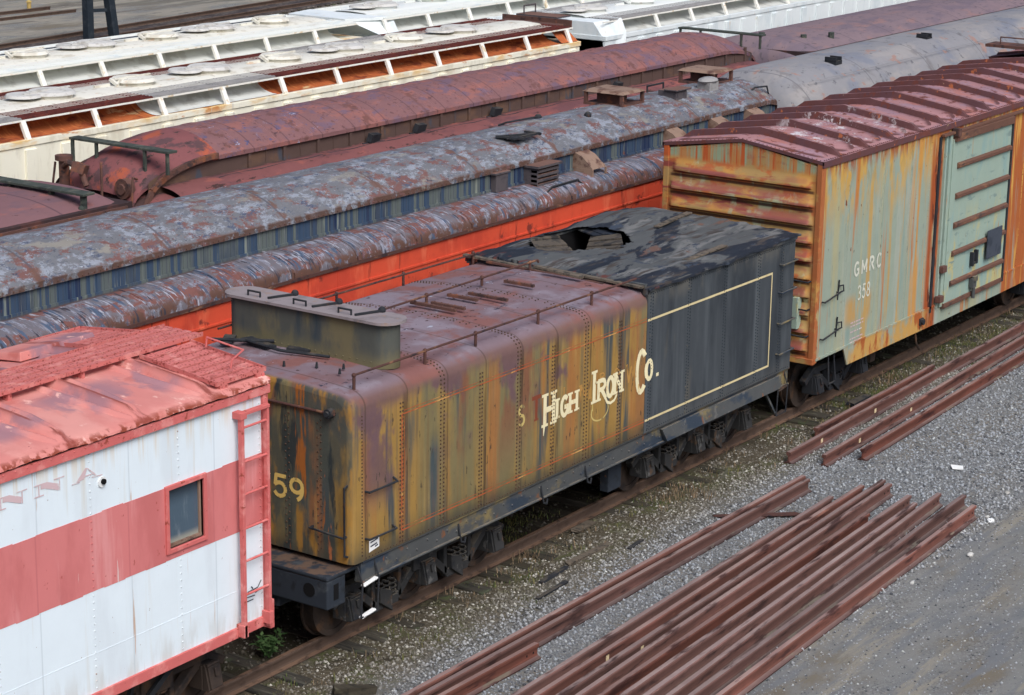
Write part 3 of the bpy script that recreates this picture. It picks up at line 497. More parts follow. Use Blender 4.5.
pt = [[(X0+(X1-X0)*i/NX+.025*math.sin(j*.7)*(i in (0, NX))+.02*math.sin(j*1.9)*(i == 0), -1.61+3.22*j/NY+.012*math.sin(i*.5)*(j in (0, NY)), 0) for j in range(NY+1)] for i in range(NX+1)]
pt = [[(x, y, heap_z(x, y)) for x, y, _ in r] for r in pt]
PIT = [(27.12, .84), (28.12, .02), (28.55, .06), (29.06, .46), (29.12, 1.0), (28.95, 1.40), (28.0, 1.50), (27.4, 1.22)]
def hole(x, y):
    x += .03*math.sin(y*19)+.02*math.sin(y*41+x*5); y += .03*math.sin(x*15)+.02*math.sin(x*37)
    return all((b_[0]-a_[0])*(y-a_[1])-(b_[1]-a_[1])*(x-a_[0]) > 0 for a_, b_ in zip(PIT, PIT[1:]+PIT[:1]))
vs = [p for r in pt for p in r]; fs = []
for i in range(NX):
    for j in range(NY):
        x, y, z = pt[i][j]
        if not hole(x, y): fs.append((i*(NY+1)+j, (i+1)*(NY+1)+j, (i+1)*(NY+1)+j+1, i*(NY+1)+j+1))
hp.add(vs, fs, True)
for j in range(NY): # turned-down rotten edges
    a, b = pt[0][j], pt[0][j+1]; d = .07+.03*math.sin(j*.9); hp.quad(a, b, (b[0]-.01, b[1], b[2]-d), (a[0]-.01, a[1], a[2]-d))
for i in range(NX):
    a, b = pt[i][0], pt[i+1][0]; hp.quad(a, b, (b[0], b[1]-.004, b[2]-.03), (a[0], a[1]-.004, a[2]-.03))
    a, b = pt[i][NY], pt[i+1][NY]; hp.quad(a, b, (b[0], b[1]+.004, b[2]-.03), (a[0], a[1]+.004, a[2]-.03))
cover = hp.build('roofing_cover', M['felt'], tender)
def slab(name, top0, top1, low0, low1, n, m):   # boards side by side sloping from the rim (top) down into the pit (low)
    q = MB(); L_ = lambda a, b, t: tuple(p+(r_-p)*t for p, r_ in zip(a, b))
    for k_ in range(n):
        t0, t1 = (k_+.03)/n, (k_+.97)/n; j = .012*math.sin(k_*2.3); a, b, c, d = L_(top0, top1, t0), L_(top0, top1, t1), L_(low0, low1, t1), L_(low0, low1, t0)
        q.hexa([(x, y, z-.02+j) for x, y, z in (a, d, c, b)]+[(x, y, z+j) for x, y, z in (a, d, c, b)])
    return q.build(name, M[m], tender)
slab('collapsed_boards', (27.12, .82, 3.41), (27.95, 1.53, 3.41), (28.34, .96, 3.20), (28.72, 1.52, 3.33), 7, 'slab')
slab('collapsed_boards', (28.18, -.04, 3.41), (29.14, .62, 3.41), (28.46, .84, 3.20), (28.98, 1.08, 3.33), 9, 'slab')
slab('collapsed_boards', (28.95, 1.02, 3.36), (29.16, .66, 3.41), (29.10, 1.40, 3.38), (29.26, 1.1, 3.42), 3, 'felt')
# loose planks along the front edge of the bunker
for (y0, y1, z, dx, mm) in ((-1.52, .3, 3.40, -.06, 'board'), (-.9, 1.1, 3.37, -.12, 'deeprust'), (.1, 1.55, 3.40, -.09, 'board'), (-.65, .0, 3.46, -.30, 'board')):
    q = MB(); q.bar((26.36+dx, y0, z), (26.33+dx, y1, z+.05), .09, .03); q.build('edge_plank', M[mm], tender)
for i_, (x, y, r_) in enumerate(((28.6, -1.2, .1), (30.2, .3, .3))):
    q = MB(); q.obox((x, y, heap_z(x, y)+.022), (1.3, .10, .02), (0, 0, r_*.4)); q.build('loose_batten', M['board'], tender)
# water hatch across the deck
hs = MB(); ring = [(20.95+.20*math.cos(a)+0, -1.03+.22*math.sin(a)) for a in np.linspace(PI*2, PI, 13)] + [(20.95+.20*math.cos(a), 1.16+.22*math.sin(a)) for a in np.linspace(PI, 0, 13)]
hs.loft([[(x, y, 3.36) for x, y in ring], [(x, y, 3.93) for x, y in ring]], close=True)
for y in np.arange(-1.0, 1.0, .11): hs.rivet((20.75, y, 3.44), (-1,0,0), .012)
hatch = hs.build('water_hatch', M['hatchside'], tender)
hl = MB(); ring2 = [(20.95+(x-20.95)*1.32, .06+(y-.06)*1.055) for x, y in ring]
hl.loft([[(x, y, 3.93) for x, y in ring2], [(x, y, 3.965) for x, y in ring2]], close=True); hl.build('hatch_lid', M['hatchlid'], hatch, .006)
for y in (.92, .17, -.55):
    hd = MB(); hd.tube([(20.80, y+.10, 3.965), (20.80, y+.10, 4.03), (20.80, y-.10, 4.03), (20.80, y-.10, 3.965)], .013); hd.build('hatch_handle', M['black'], hatch)
for y in (.57, -.15, -.83):
    hd = MB(); hd.bar((20.80, y+.12, 3.98), (21.14, y-.02, 3.985), .03, .025); hd.ball((21.16, y-.02, 3.99), .05, 8, 5); hd.build('hinge', M['black'], hatch)
# deck fittings
for (ys, x0, x1, posts) in ((-1.36, 19.96, 26.36, (19.96, 21.37, 22.45, 23.88, 25.2)), (1.36, 20.6, 26.36, (21.6, 23.0, 24.5, 26.2))):
    q = MB(); zt = 3.51
    q.tube([(x0, ys, zt), (x1, ys, zt-.02)], .016, 8)
    for x in posts: q.cyl((x, ys, 3.28), (x, ys, zt+.012), .020, 8); q.ball((x, ys, zt), .030, 8, 5)
    q.build('handrail', M['pipe'], tender)
q = MB(); q.tube([(21.5, .28, 3.52), (26.30, .28, 3.54), (26.32, .28, 3.50)], .016, 8)
for x in (22.3, 23.6, 24.9, 26.1): q.cyl((x, .28, 3.42), (x, .28, 3.54), .02, 8); q.ball((x, .28, 3.54), .032, 8, 5)
q.build('deck_pipe', M['pipe'], tender)
for (x, y, w, l_) in ((23.4, .02, .05, .75), (23.55, -.12, .05, .55), (24.05, .0, .05, .5), (24.3, -.25, .045, .65), (25.2, -.15, .05, .5)):
    q = MB(); q.bar((x, y+l_/2, 3.46), (x, y-l_/2, 3.46), w, .04)
    for k_ in range(5): q.rivet((x, y+l_*(k_-2)/5, 3.48), (0,0,1), .016)
    q.build('deck_cleat', M['deeprust'], tender)
for (x, y) in ((20.25, -.55), (20.4, -.85), (20.2, -.95), (20.05, -.2)):
    q = MB(); q.cyl((x, y, 3.40), (x, y, 3.47), .022, 6, .012); q.build('lug', M['black'], tender)
q = MB(); q.tube([(20.55, .9, 3.46), (20.45, .2, 3.45), (20.62, -.45, 3.44)], .02); q.tube([(20.3, 1.2, 3.46), (20.75, .55, 3.45)], .025); q.build('deck_debris', M['black'], tender)
q = MB()
for x, y, a, b in ((20.62, .7, .5, .35), (20.7, .1, .3, .25), (20.5, 1.1, .35, .3)): q.obox((x, y, 3.43), (b*.5, a, .03), (.05, .03, x*7))
q.build('deck_debris', M['black'], tender)
# underframe
fr = MB()
for s in (-1, 1): fr.box(19.9, 30.9, s*1.46-.05, s*1.46+.05, .95, 1.19); fr.box(19.9, 30.9, s*1.45-.09, s*1.45+.09, 1.19, 1.215); fr.box(19.9, 30.9, s*1.47-.07, s*1.47+.07, .93, .955)
fr.box(19.9, 30.9, -.35, .35, .8, 1.1)
for x in np.arange(20.4, 30.8, .42): fr.rivet((x, -1.51, 1.10), (0, -1, 0), .02); fr.rivet((x+.2, -1.51, 1.03), (0, -1, 0), .02)
for x in (21.7, 24.5, 27.6, 29.6): fr.box(x-.08, x+.08, -1.42, 1.42, .85, 1.16)
fr.build('underframe', M['frame'], tender, .006)
lo = MB(); lo.hexa([(27.0, -1.60, .96), (30.5, -1.60, .96), (30.5, -1.52, .96), (27.0, -1.52, .96), (26.9, -1.56, 1.16), (30.6, -1.56, 1.16), (30.6, -1.52, 1.16), (26.9, -1.52, 1.16)]); lo.build('side_step_board', M['frame'], tender, .006)
eb = MB(); eb.box(19.35, 19.70, -1.43, 1.43, .72, 1.09); eb.box(19.34, 19.95, -1.44, 1.44, 1.09, 1.15); eb.box(19.43, 19.72, -.6, .6, .55, .73)
beam = eb.build('buffer_beam', M['blueblack'], tender, .02)
q = MB(); q.cyl((19.355, -1.15, .93), (19.345, -1.15, .93), .09, 16); q.build('opening', M['dark'], beam); q = MB(); q.box(19.47, 19.56, -1.436, -1.425, .82, 1.02); q.build('opening', M['dark'], beam)
cp = MB(); cp.box(18.95, 19.45, -.13, .13, .78, 1.0); cp.obox((18.86, .06, .9), (.3, .3, .34), (0, 0, .3)); cp.build('coupler', M['wheel'], tender, .03)
cp = MB(); cp.box(30.9, 31.3, -.13, .13, .78, 1.0); cp.obox((31.38, -.05, .9), (.28, .3, .34), (0, 0, .3)); cp.build('coupler', M['wheel'], tender, .03)
for x in (21.9, 23.8, 24.9): # hooked hangers under the sill
    q = MB(); q.tube([(x, -1.51, 1.12), (x, -1.54, .98), (x+.02, -1.55, .88), (x+.09, -1.55, .85), (x+.11, -1.55, .92)], .014); q.build('hook', M['black'], tender)
q = MB(); q.cyl((23.35, -1.2, .82), (23.35, -1.35, .82), .05, 10); q.cyl((23.2, -1.15, .84), (23.6, -1.15, .84), .02, 6); q.build('pipe_end', M['wheel'], tender)
# grab irons
for p in ([(19.93, -1.55, 2.10), (19.93, -1.62, 2.10), (20.48, -1.62, 2.10), (20.48, -1.55, 2.14)], [(19.93, -1.55, 1.50), (19.93, -1.62, 1.50), (20.46, -1.62, 1.50), (20.46, -1.55, 1.53)], [(19.69, -.94, 1.60), (19.62, -.94, 1.60), (19.62, -1.45, 1.57), (19.69, -1.45, 1.57)], [(19.69, -1.47, 2.22), (19.63, -1.47, 2.20), (19.63, -1.47, 1.34), (19.69, -1.47, 1.32)]):
    grab(tender, p, M['black'])
for z in (1.55, 2.05, 2.55, 3.0): grab(tender, [(30.35, -1.56, z), (30.35, -1.63, z), (30.82, -1.63, z+.01), (30.82, -1.56, z+.01)], M['frame'])
q = MB(); q.quad((20.0, -1.554, 1.30), (20.2, -1.554, 1.33), (20.2, -1.554, 1.48), (20.0, -1.554, 1.45)); pl = q.build('placard', M['paper'], tender)
q = Letters(lambda u, v, h: (u, -1.5545-h*.2, v)); q.line([(20.03, 1.42), (20.17, 1.44)], .018); q.line([(20.03, 1.37), (20.15, 1.385)], .02); q.line([(20.12, 1.35), (20.17, 1.36)], .02); q.build('print', M['slate'], pl)
for (x, side) in ((20.0, -1.58), (30.62, -1.58)):
    q = MB()
    q.tube([(x-.16, side+.08, 1.16), (x-.16, side, .95), (x-.19, side, .52), (x+.13, side, .52), (x+.16, side, .95), (x+.16, side+.08, 1.16)], .012)
    stp = q.build('step', M['black'], tender)
    for z in (.93, .53):
        q = MB(); q.obox((x-.04*(z < .9), side+.02, z), (.27, .06, .025), (0, -.12, 0)); q.build('tread', M['paper'] if x < 25 else M['wheel'], stp, .006)
q = MB(); q.bar((30.25, -1.42, .98), (30.55, -1.5, .5), .05, .03); q.build('step_brace', M['frame'], tender)
q = MB(); q.box(25.95, 26.3, -1.25, -1.1, .38, .95); q.box(25.9, 26.35, -1.28, -1.06, .92, .96); q.build('sill_pedestal', M['blueblack'], tender, .012)
truck(tender, (20.2, 21.74, 23.25), M['truck']); truck(tender, (27.2, 28.70, 30.2), M['truck'])

# ================================================================== GREEN BOXCAR
BX = 31.85; BE = 44.30; HW = 1.475
boxcar = thing('boxcar', 'rusty sage green boxcar with dark red ribbed roof and teal door, marked GMRC 358', 'boxcar', (BX, 0, 0))
b = MB(); b.box(BX+.03, BE-.03, -HW, HW, 1.06, 4.38)
for x in (32.9, 34.2, 35.3): b.box(x, x+.012, -HW-.004, -HW+.01, 1.1, 4.3)
for x in (32.86, 34.16, 35.26):
    for z in np.arange(1.15, 4.3, .085): b.rivet((x, -HW, z), (0,-1,0), .010)
for z in np.arange(1.15, 4.3, .12):
    b.rivet((36.05, -HW, z), (0,-1,0), .012); b.rivet((40.4, -HW, z), (0,-1,0), .012)
b.build('body', M['box'], boxcar)
sk = MB()   # fishbelly side sill
for s in (-1, 1):
    y0, y1 = (s*1.492, s*1.47) if s > 0 else (-1.492, -1.47)
    sk.add([(x, y, z) for y in (y0, y1) for x, z in ((32.93, 1.08), (33.09, .76), (36.6, .74), (39.6, .74), (43.06, .76), (43.2, 1.08))], [(0,1,2,3,4,5),(11,10,9,8,7,6),(0,6,7,1),(1,7,8,2),(2,8,9,3),(3,9,10,4),(4,10,11,5),(5,11,6,0)])
sk.bar((BX+.05, -1.485, 1.10), (BE-.05, -1.485, 1.10), .03, .035)
sk.build('side_sill', M['box'], boxcar)
fp = MB(); fp.box(BX+.03, BE-.03, -1.3, 1.3, .98, 1.06); fp.box(BX, BE, -.35, .35, .72, 1.0); 
for x in (33.4, 35.5, 38.1, 40.6, 42.7): fp.box(x-.1, x+.1, -1.4, 1.4, .82, 1.0)
fp.build('underframe', M['black'], boxcar, .01)
# corrugated ends
for xe, sg in ((BX, -1), (BE, 1)):
    e = MB(); prof = []
    ribs = [1.33+.3*i for i in range(10)]
    def sect(y):   # (z, offset) along the height at one y
        t = min(1, max(0, (1.36-abs(y))/.10)); t = t*t*(3-2*t)
        P = [(1.10, 0)]
        for i, zc in enumerate(ribs):
            am = (.085 if i < 9 else .07)*(t if i < 9 else (1 if abs(y) < 1.2 else max(0, (1.3-abs(y))/.1)))
            for u, o_ in ((-.11, 0), (-.104, .10), (-.094, .6), (-.075, .97), (-.045, 1.0), (-.01, .80), (.04, .42), (.085, .15), (.12, 0)): P.append((zc+u, am*o_))
        P += [(4.22, 0), (4.30+.255*(1-abs(y)/1.475), 0)]; return P
    ys = [-1.44, -1.36, -1.33, -1.30, -1.28, -1.26, -1.2, -.8, -.4, 0, .4, .8, 1.2, 1.26, 1.28, 1.30, 1.33, 1.36, 1.44]
    e.loft([[(xe+sg*o_, y, z) for z, o_ in sect(y)] for y in ys], caps=False)
    for y in np.arange(-1.40, 1.41, .07): e.rivet((xe+sg*.0, y, 4.27+.25*(1-abs(y)/1.475)), (sg,0,0), .011)
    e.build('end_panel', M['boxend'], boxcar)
    c = MB()
    for s in (-1, 1): c = MB(); c.box(min(xe, xe-sg*.1), max(xe, xe-sg*.1), s*1.46-.03, s*1.46+.03, 1.04, 4.40); c.box(min(xe+sg*.015, xe-sg*.02), max(xe+sg*.015, xe-sg*.02), s*1.43-.05, s*1.43+.05, 1.04, 4.36); c.build('corner_post', M['boxend'], boxcar, .01)
    c = MB()
    c.box(min(xe+sg*.03, xe-sg*.06), max(xe+sg*.03, xe-sg*.06), -1.48, 1.48, 1.02, 1.12)
    c.build('end_sill', M['boxend'], boxcar, .01)
# roof: pressed diagonal panel roof
rf = MB(); rz = lambda y: 4.40+.215*(1-abs(y)/1.5)
rf.loft([[(x, y, rz(y)) for y in (-1.50, -.75, -.06, .06, .75, 1.50)] for x in (BX-.02, BE+.02)], smooth=False, caps=False)
rf.quad((BX-.02, -1.5, 4.40), (BX-.02, 0, 4.615), (BX-.02, 0, 4.56), (BX-.02, -1.5, 4.34)); rf.quad((BX-.02, 1.5, 4.40), (BX-.02, 0, 4.615), (BX-.02, 0, 4.56), (BX-.02, 1.5, 4.34))
for s in (-1, 1): rf.box(BX-.02, BE+.02, s*1.49-.015, s*1.49+.015, 4.30, 4.405); 
for x in np.arange(BX+.05, BE, .075): rf.rivet((x, -1.47, 4.41), (0, -.1, 1), .016)
for y in np.arange(-1.42, 1.43, .075): rf.rivet((BX+.01, y, rz(y)), (0,0,1), .014)
ribx = [32.50+1.02*i for i in range(12)]
for x in ribx:     # standing rib across the roof, tapering at the eaves
    prof_r = []
    for y in (-1.46, -1.40, -1.30, -1.15, -.6, -.08, 0, .08, .6, 1.15, 1.30, 1.40, 1.46):
        h = .115*min(1, max(0, (1.49-abs(y))/.20)); prof_r.append([(x-.070, y, rz(y)-.004), (x-.050, y, rz(y)+h), (x+.030, y, rz(y)+h), (x+.10, y, rz(y)+h*.3), (x+.18, y, rz(y)-.004)])
    rf.loft(prof_r, caps=False, smooth=False)
for x in [BX]+ribx:   # pressed pan between ribs with a rounded end near each eave
    w = .40 if x > BX else .18; xc = x+.51 if x > BX else x+.33
    if xc+w > BE: continue
    for s in (-1, 1):
        sec = []
        for y in (.10, .14, .2, .7, 1.05, 1.2, 1.29, 1.34, 1.36):
            h = .022*min(1, (1.36-y)/.12)*min(1, (y-.10)/.08); ww = w*(1 if y < 1.1 else math.sqrt(max(.05, 1-((y-1.1)/.27)**2)))
            sec.append([(xc-ww-.03, s*y, rz(y)-.003), (xc-ww, s*y, rz(y)+h), (xc+ww*.0, s*y, rz(y)+h*.9), (xc+ww, s*y, rz(y)+h), (xc+ww+.03, s*y, rz(y)-.003)])
        rf.loft(sec, caps=False)
rf.build('roof', M['boxroof'], boxcar, sharp=50)
# sliding door
dr = MB(); dr.box(36.85, 39.52, -1.545, -1.50, 1.06, 4.10)
door = dr.build('door', M['door'], boxcar, .006)
for z, t_ in ((3.60, .06), (3.04, .06), (2.50, .06), (1.98, .055), (1.42, .055)):
    q = MB(); q.hexa([(37.05, -1.545, z-t_), (39.48, -1.545, z-t_), (39.48, -1.60, z-t_*.5), (37.05, -1.60, z-t_*.5), (37.05, -1.545, z+t_), (39.48, -1.545, z+t_), (39.48, -1.60, z+t_*.55), (37.05, -1.60, z+t_*.55)]); q.build('door_rib', M['doorbar'], door, .008)
q = MB(); q.box(36.83, 39.5, -1.57, -1.50, 1.00, 1.09); q.build('door_rail', M['doorbar'], door, .008)
q = MB(); q.box(36.88, 39.52, -1.60, -1.50, 4.06, 4.20); q.box(36.40, 42.6, -1.565, -1.49, 4.20, 4.25); q.build('door_track', M['doorbar'], boxcar, .008)
q = MB(); q.box(36.60, 36.66, -1.52, -1.47, 1.04, 4.2); q.box(36.73, 36.84, -1.53, -1.47, 1.04, 4.2); q.build('door_post', M['door'], boxcar, .006)
for xa, xb, yy in ((36.66, 36.73, -1.482), (36.36, 36.44, -1.50), (39.53, 39.60, -1.56)): q = MB(); q.box(xa, xb, yy, -1.47, 1.0, 4.2); q.build('door_gap_shade', M['black'], boxcar)  # dark strips added for the shaded gaps beside door and post
q = MB(); q.box(38.55, 39.22, -1.625, -1.60, 1.62, 2.16); q.build('placard', M['slate'], door, .005)
q = MB(); q.box(37.92, 37.98, -1.62, -1.545, 1.60, 1.86); q.box(38.10, 38.16, -1.62, -1.545, 1.62, 1.88); q.box(37.98, 38.10, -1.61, -1.57, 1.62, 1.66); q.build('latch', M['black'], door, .006)
q = MB(); q.box(37.95, 38.11, -1.64, -1.545, 1.18, 1.36); q.cyl((38.03, -1.62, 1.2), (38.03, -1.62, .98), .035, 8); q.box(37.96, 38.12, -1.66, -1.6, 1.30, 1.40); q.build('lock', M['frame'], door, .008)
q = MB(); q.box(36.62, 36.80, -1.60, -1.5, 1.70, 1.82); q.box(36.55, 36.72, -1.61, -1.5, 1.16, 1.28); q.box(36.85, 36.96, -1.64, -1.5, 4.16, 4.30); q.build('hasp', M['deeprust'], boxcar, .006)
q = MB(); q.box(35.05+.9, 36.1, -1.52, -1.48, .86, .98); q.cyl((36.02, -1.5, .92), (36.02, -1.56, .92), .06, 8); q.build('jack_pad', M['black'], boxcar, .005)
for z in (2.10, 1.47):
    q = MB(); q.tube([(32.05, -1.48, z-.05), (32.05, -1.54, z-.05), (32.58, -1.54, z+.02), (32.58, -1.48, z+.02)], .014); q.tube([(32.62, -1.48, z-.12), (32.62, -1.50, z+.22)], .014); q.tube([(32.62, -1.5, z+.12), (32.72, -1.53, z+.12), (32.74, -1.53, z+.02), (32.62, -1.5, z)], .012); q.build('grab_iron', M['black'], boxcar)
for z in (1.5, 1.95, 2.42): grab(boxcar, [(31.85, -1.36, z), (31.74, -1.36, z), (31.74, -.95, z+.01), (31.85, -.95, z+.01)], M['black'])
q = MB(); q.box(31.70, 31.84, -1.22, -1.12, 1.62, 2.15); q.build('tack_board', M['door'], boxcar, .006)
for x in (43.6,): grab(boxcar, [(x, -1.48, 1.6), (x, -1.55, 1.6), (x+.5, -1.55, 1.6), (x+.5, -1.48, 1.6)], M['black'])
q = Letters(lambda u, v, h: (u, -HW-h-.003, v))
for i, ch in enumerate('GMRC'): q.char(ch, 33.20+.285*i, 33.20+.285*i+.19, 2.27, 2.49, .045, False)
for i, ch in enumerate('358'): q.char(ch, 33.38+.17*i, 33.38+.17*i+.125, 1.83, 2.06, .032, False)
q.build('lettering', M['whiteletter'], boxcar)
q = Letters(lambda u, v, h: (u, -HW-h-.003, v))
for z in (1.46, 1.40, 1.30, 1.18, 1.12):
    x = 33.18
    while x < 33.62: q.line([(x, z), (x+.035, z)], .022); x += random.choice((.05, .055, .075))
q.build('stencil', M['ghostpink'], boxcar)
truck(boxcar, (32.72, 34.40), M['black']); truck(boxcar, (41.75, 43.43), M['black'])
q = MB(); q.tube([(32.55, -1.40, 1.06), (32.5, -1.46, .55), (32.75, -1.46, .55), (32.75, -1.4, 1.06)], .014); q.build('step', M['black'], boxcar)
q = MB(); q.box(34.85, 35.05, -1.1, -.95, .35, .72); q.tube([(36.0, -1.40, .74), (36.05, -1.42, .5), (36.2, -1.42, .35)], .02); q.build('brake_hanger', M['wheel'], boxcar)
cp = MB(); cp.box(44.3, 44.75, -.13, .13, .78, 1.0); cp.obox((44.8, 0, .9), (.25, .3, .34)); cp.build('coupler', M['wheel'], boxcar, .03)

nb = thing('boxcar', 'dark red boxcar roof just showing beyond the green boxcar at the right edge', 'boxcar', (45.5, 0, 0))
q = MB(); q.box(45.5, 57.5, -1.475, 1.475, 1.05, 4.42); q.build('body', M['boxroof'], nb)
q = MB(); q.loft([[(x, y, 4.42+.24*(1-abs(y)/1.5)) for y in (-1.5, 0, 1.5)] for x in (45.45, 57.5)], smooth=False, caps=False)
for i in range(11): q.loft([[(45.9+i*1.02+d, y, 4.42+.24*(1-abs(y)/1.5)+h) for d, h in ((-.06, 0), (0, .05), (.06, 0))] for y in (-1.45, 0, 1.45)], caps=False)
q.quad((45.45, -1.5, 4.42), (45.45, 0, 4.54), (45.45, 1.5, 4.42), (45.45, 0, 4.2)); q.build('roof', M['boxroof'], nb)
q = MB()
for k_ in range(3): q.box(45.3, 57.4, -.3+k_*.21, -.3+k_*.21+.18, 4.74, 4.77)
for x in np.arange(45.5, 57, 1.02): q.box(x, x+.05, -.3, .3, 4.62, 4.74)
for s in (-1, 1): q.box(45.3, 45.85, s*.95-.55, s*.95+.55, 4.66, 4.72)
q.build('roof_walk', M['deeprust'], nb); q = MB(); q.tube([(45.4, -.8, 4.7), (45.4, -.8, 4.88), (45.9, -.8, 4.88), (45.9, -.8, 4.7)], .015); q.tube([(45.4, .5, 4.7), (45.4, .5, 4.88), (45.4, 1.2, 4.88), (45.4, 1.2, 4.68)], .015); q.build('grab_iron', M['deeprust'], nb)
truck(nb, (46.4, 48.1), M['black'])

# ================================================================== WHITE AND PINK CABOOSE LIKE CAR
CX = 18.22; C0 = 11.6
cab = thing('maintenance_car', 'white rail car with faded pink red band, pink roof and side ladder at lower left', 'rail car', (CX, 0, 0))
def zb(x): return 0
b = MB(); b.box(C0, CX-.02, -HW, HW, 1.06, 2.205); b.box(C0, CX-.02, -HW, HW, 3.035, 3.80)
for x in np.arange(12.68, 18.2, 1.32):
    for z in list(np.arange(1.12, 2.2, .08))+list(np.arange(3.06, 3.7, .08)): b.rivet((x-.2+.35, -HW, z), (0,-1,0), .012)
b.box(C0, 17.69, -HW-.003, -HW+.01, 1.505, 1.512)
b.build('body', (M['white'], M['whiterivet']), cab)
WX0, WX1, WZ0, WZ1 = 16.61, 17.16, 2.33, 3.0
p = MB(); p.box(C0, WX0, -HW-.004, HW+.004, 2.205, 3.035); p.box(WX1, CX-.015, -HW-.004, HW+.004, 2.205, 3.035); p.box(WX0, WX1, -HW-.004, HW+.004, 2.205, WZ0); p.box(WX0, WX1, -HW-.004, HW+.004, WZ1, 3.035); p.box(WX0, WX1, -1.2, HW+.004, WZ0, WZ1)
for x in np.arange(12.83, 18.2, 1.32):
    for z in np.arange(2.25, 3.0, .08):
        if not (WX0-.05 < x < WX1+.05): p.rivet((x, -HW-.004, z), (0,-1,0), .012)
for xa in np.arange(C0, 18, .31):
    if not (WX0-.35 < xa < WX1+.05): p.box(xa, xa+.31, -HW-.0035, -HW+.004, 3.02, 3.037+.010*math.sin(xa*13)); p.box(xa, xa+.31, -HW-.0035, -HW+.004, 2.203-.009*math.sin(xa*9.7), 2.22)
p.build('painted_band', (M['pink'], M['pinkrivet']), cab)
f = MB(); t_ = .05
for bx_ in ((WX0-t_, WX0, WZ0-t_, WZ1+t_), (WX1, WX1+t_, WZ0-t_, WZ1+t_), (WX0, WX1, WZ0-t_, WZ0), (WX0, WX1, WZ1, WZ1+t_)): f.box(bx_[0], bx_[1], -1.505, -1.38, bx_[2], bx_[3])
win = f.build('window', M['pinktrim'], cab, .005)
f = MB(); f.box(WX0, WX1, -1.43, -1.42, WZ0, WZ1); f.build('pane', M['glass'], win)
f = MB(); f.box(WX0, WX1, -1.455, -1.405, WZ0, WZ0+.035); f.box(WX0+.0, WX0+.03, -1.45, -1.41, WZ0+.035, WZ1); f.box(WX1-.03, WX1, -1.45, -1.41, WZ0+.035, WZ1); f.build('sash', M['ventwood'], win)
t = MB(); t.box(C0, CX+.03, -1.53, -1.40, 3.725, 3.825); t.box(C0, CX+.03, 1.40, 1.53, 3.735, 3.845)
for x in np.arange(C0+.1, CX, .16): t.rivet((x, -1.53, 3.80), (0,-1,0), .012)
t.box(CX-.03, CX+.01, -1.47, 1.47, 3.72, 3.95)
t.build('fascia', M['pinktrim'], cab, .006)
t = MB(); t.box(C0, CX, -1.50, -1.40, .95, 1.075); t.box(C0, CX, 1.40, 1.50, .95, 1.075); t.box(CX-.08, CX+.012, -1.5, 1.5, .93, 1.08)
t.box(CX-.02, CX+.05, -1.53, -1.42, .90, 1.25)
t.build('side_sill', M['pinktrim'], cab, .006)
t = MB()
for s in (-1, 1): t.box(CX-.075, CX+.01, s*1.475-.035, s*1.475+.035, 1.07, 3.74)
for z in np.arange(1.15, 3.7, .09): t.rivet((CX-.03, -1.51, z), (0,-1,0), .01)
t.build('corner_post', M['pinktrim'], cab, .006)
e = MB(); e.box(CX-.02, CX, -1.44, 1.44, 1.08, 3.72); e.build('end_wall', M['pink'], cab)
ld = MB()
ld.box(17.68, 17.725, -1.60, -1.54, .97, 3.62); ld.box(18.125, 18.165, -1.585, -1.52, .97, 3.60); ld.box(17.675, 18.165, -1.595, -1.53, 3.585, 3.625); ld.box(17.66, 17.76, -1.61, -1.48, 3.55, 3.63); ld.box(17.67, 17.745, -1.6, -1.48, .97, 1.12); ld.box(18.105, 18.175, -1.6, -1.48, 1.0, 1.15)
ladder = ld.build('ladder', M['pinktrim'], cab, .005)
for z in (3.44, 3.04, 2.66, 2.26, 1.87, 1.47):
    q = MB(); q.cyl((17.71, -1.565, z-.0), (18.145, -1.565, z), .015, 8); q.build('rung', M['pinktrim'], ladder)
# roof of pressed panels
rf = MB(); cz = lambda y: 3.905+.155*(1-(abs(y)/1.54)**1.3)
ysr = [-1.54, -1.50, -1.3, -1.0, -.6, -.2, .2, .6, 1.0, 1.3, 1.50, 1.54]
rf.loft([[(x, y, cz(y)-(.03 if abs(y) > 1.53 else 0)) for y in ysr] for x in (C0, CX+.02)], caps=False)
for s in (-1, 1): rf.loft([[(x, s*1.54, 3.875), (x, s*(1.552+.004*math.sin(x*9)), 3.852+.004*math.sin(x*3.1)+.005*math.sin(x*11.7)+.004*math.sin(x*37))] for x in np.arange(C0, CX+.03, .05)], caps=False)
rf.loft([[(CX+.02, y, cz(y)), (CX+.02, y, 3.84)] for y in ysr], caps=False)
for i in range(7):
    x = 17.28-1.07*i
    for dx, hh, ww in ((0, .085, .05), (-.20, .04, .03), (.20, .04, .03)):
        sec = []
        for y in (-1.5, -1.42, -1.3, -.8, -.2, .2, .8, 1.3, 1.42, 1.5):
            h = hh*min(1, (1.5-abs(y))/.18); xx = x+dx*(1 if abs(y) < 1.15 else max(.25, 1-(abs(y)-1.15)/.4)); sec.append([(xx-ww-.03, y, cz(y)-.004), (xx-ww*.5, y, cz(y)+h), (xx+ww*.5, y, cz(y)+h), (xx+ww+.03, y, cz(y)-.004)])
        rf.loft(sec, caps=False, smooth=False)
rf.build('roof', M['pinkroof'], cab, sharp=50)
q = MB(); q.box(C0, CX+.0, -1.505, -1.44, 3.80, 3.885); q.build('eave_shadow_strip', M['dark'], cab)  # dark strip added as the shadow line under the drip edge
fl = MB(); fl.hexa([(16.75, .85, 4.0), (17.95, .85, 4.0), (17.95, 1.42, 3.95), (16.75, 1.42, 3.95), (16.78, .88, 4.10), (17.92, .88, 4.10), (17.90, 1.38, 4.02), (16.78, 1.38, 4.02)]); fl.build('roof_patch', M['pinkroof'], cab, .01)
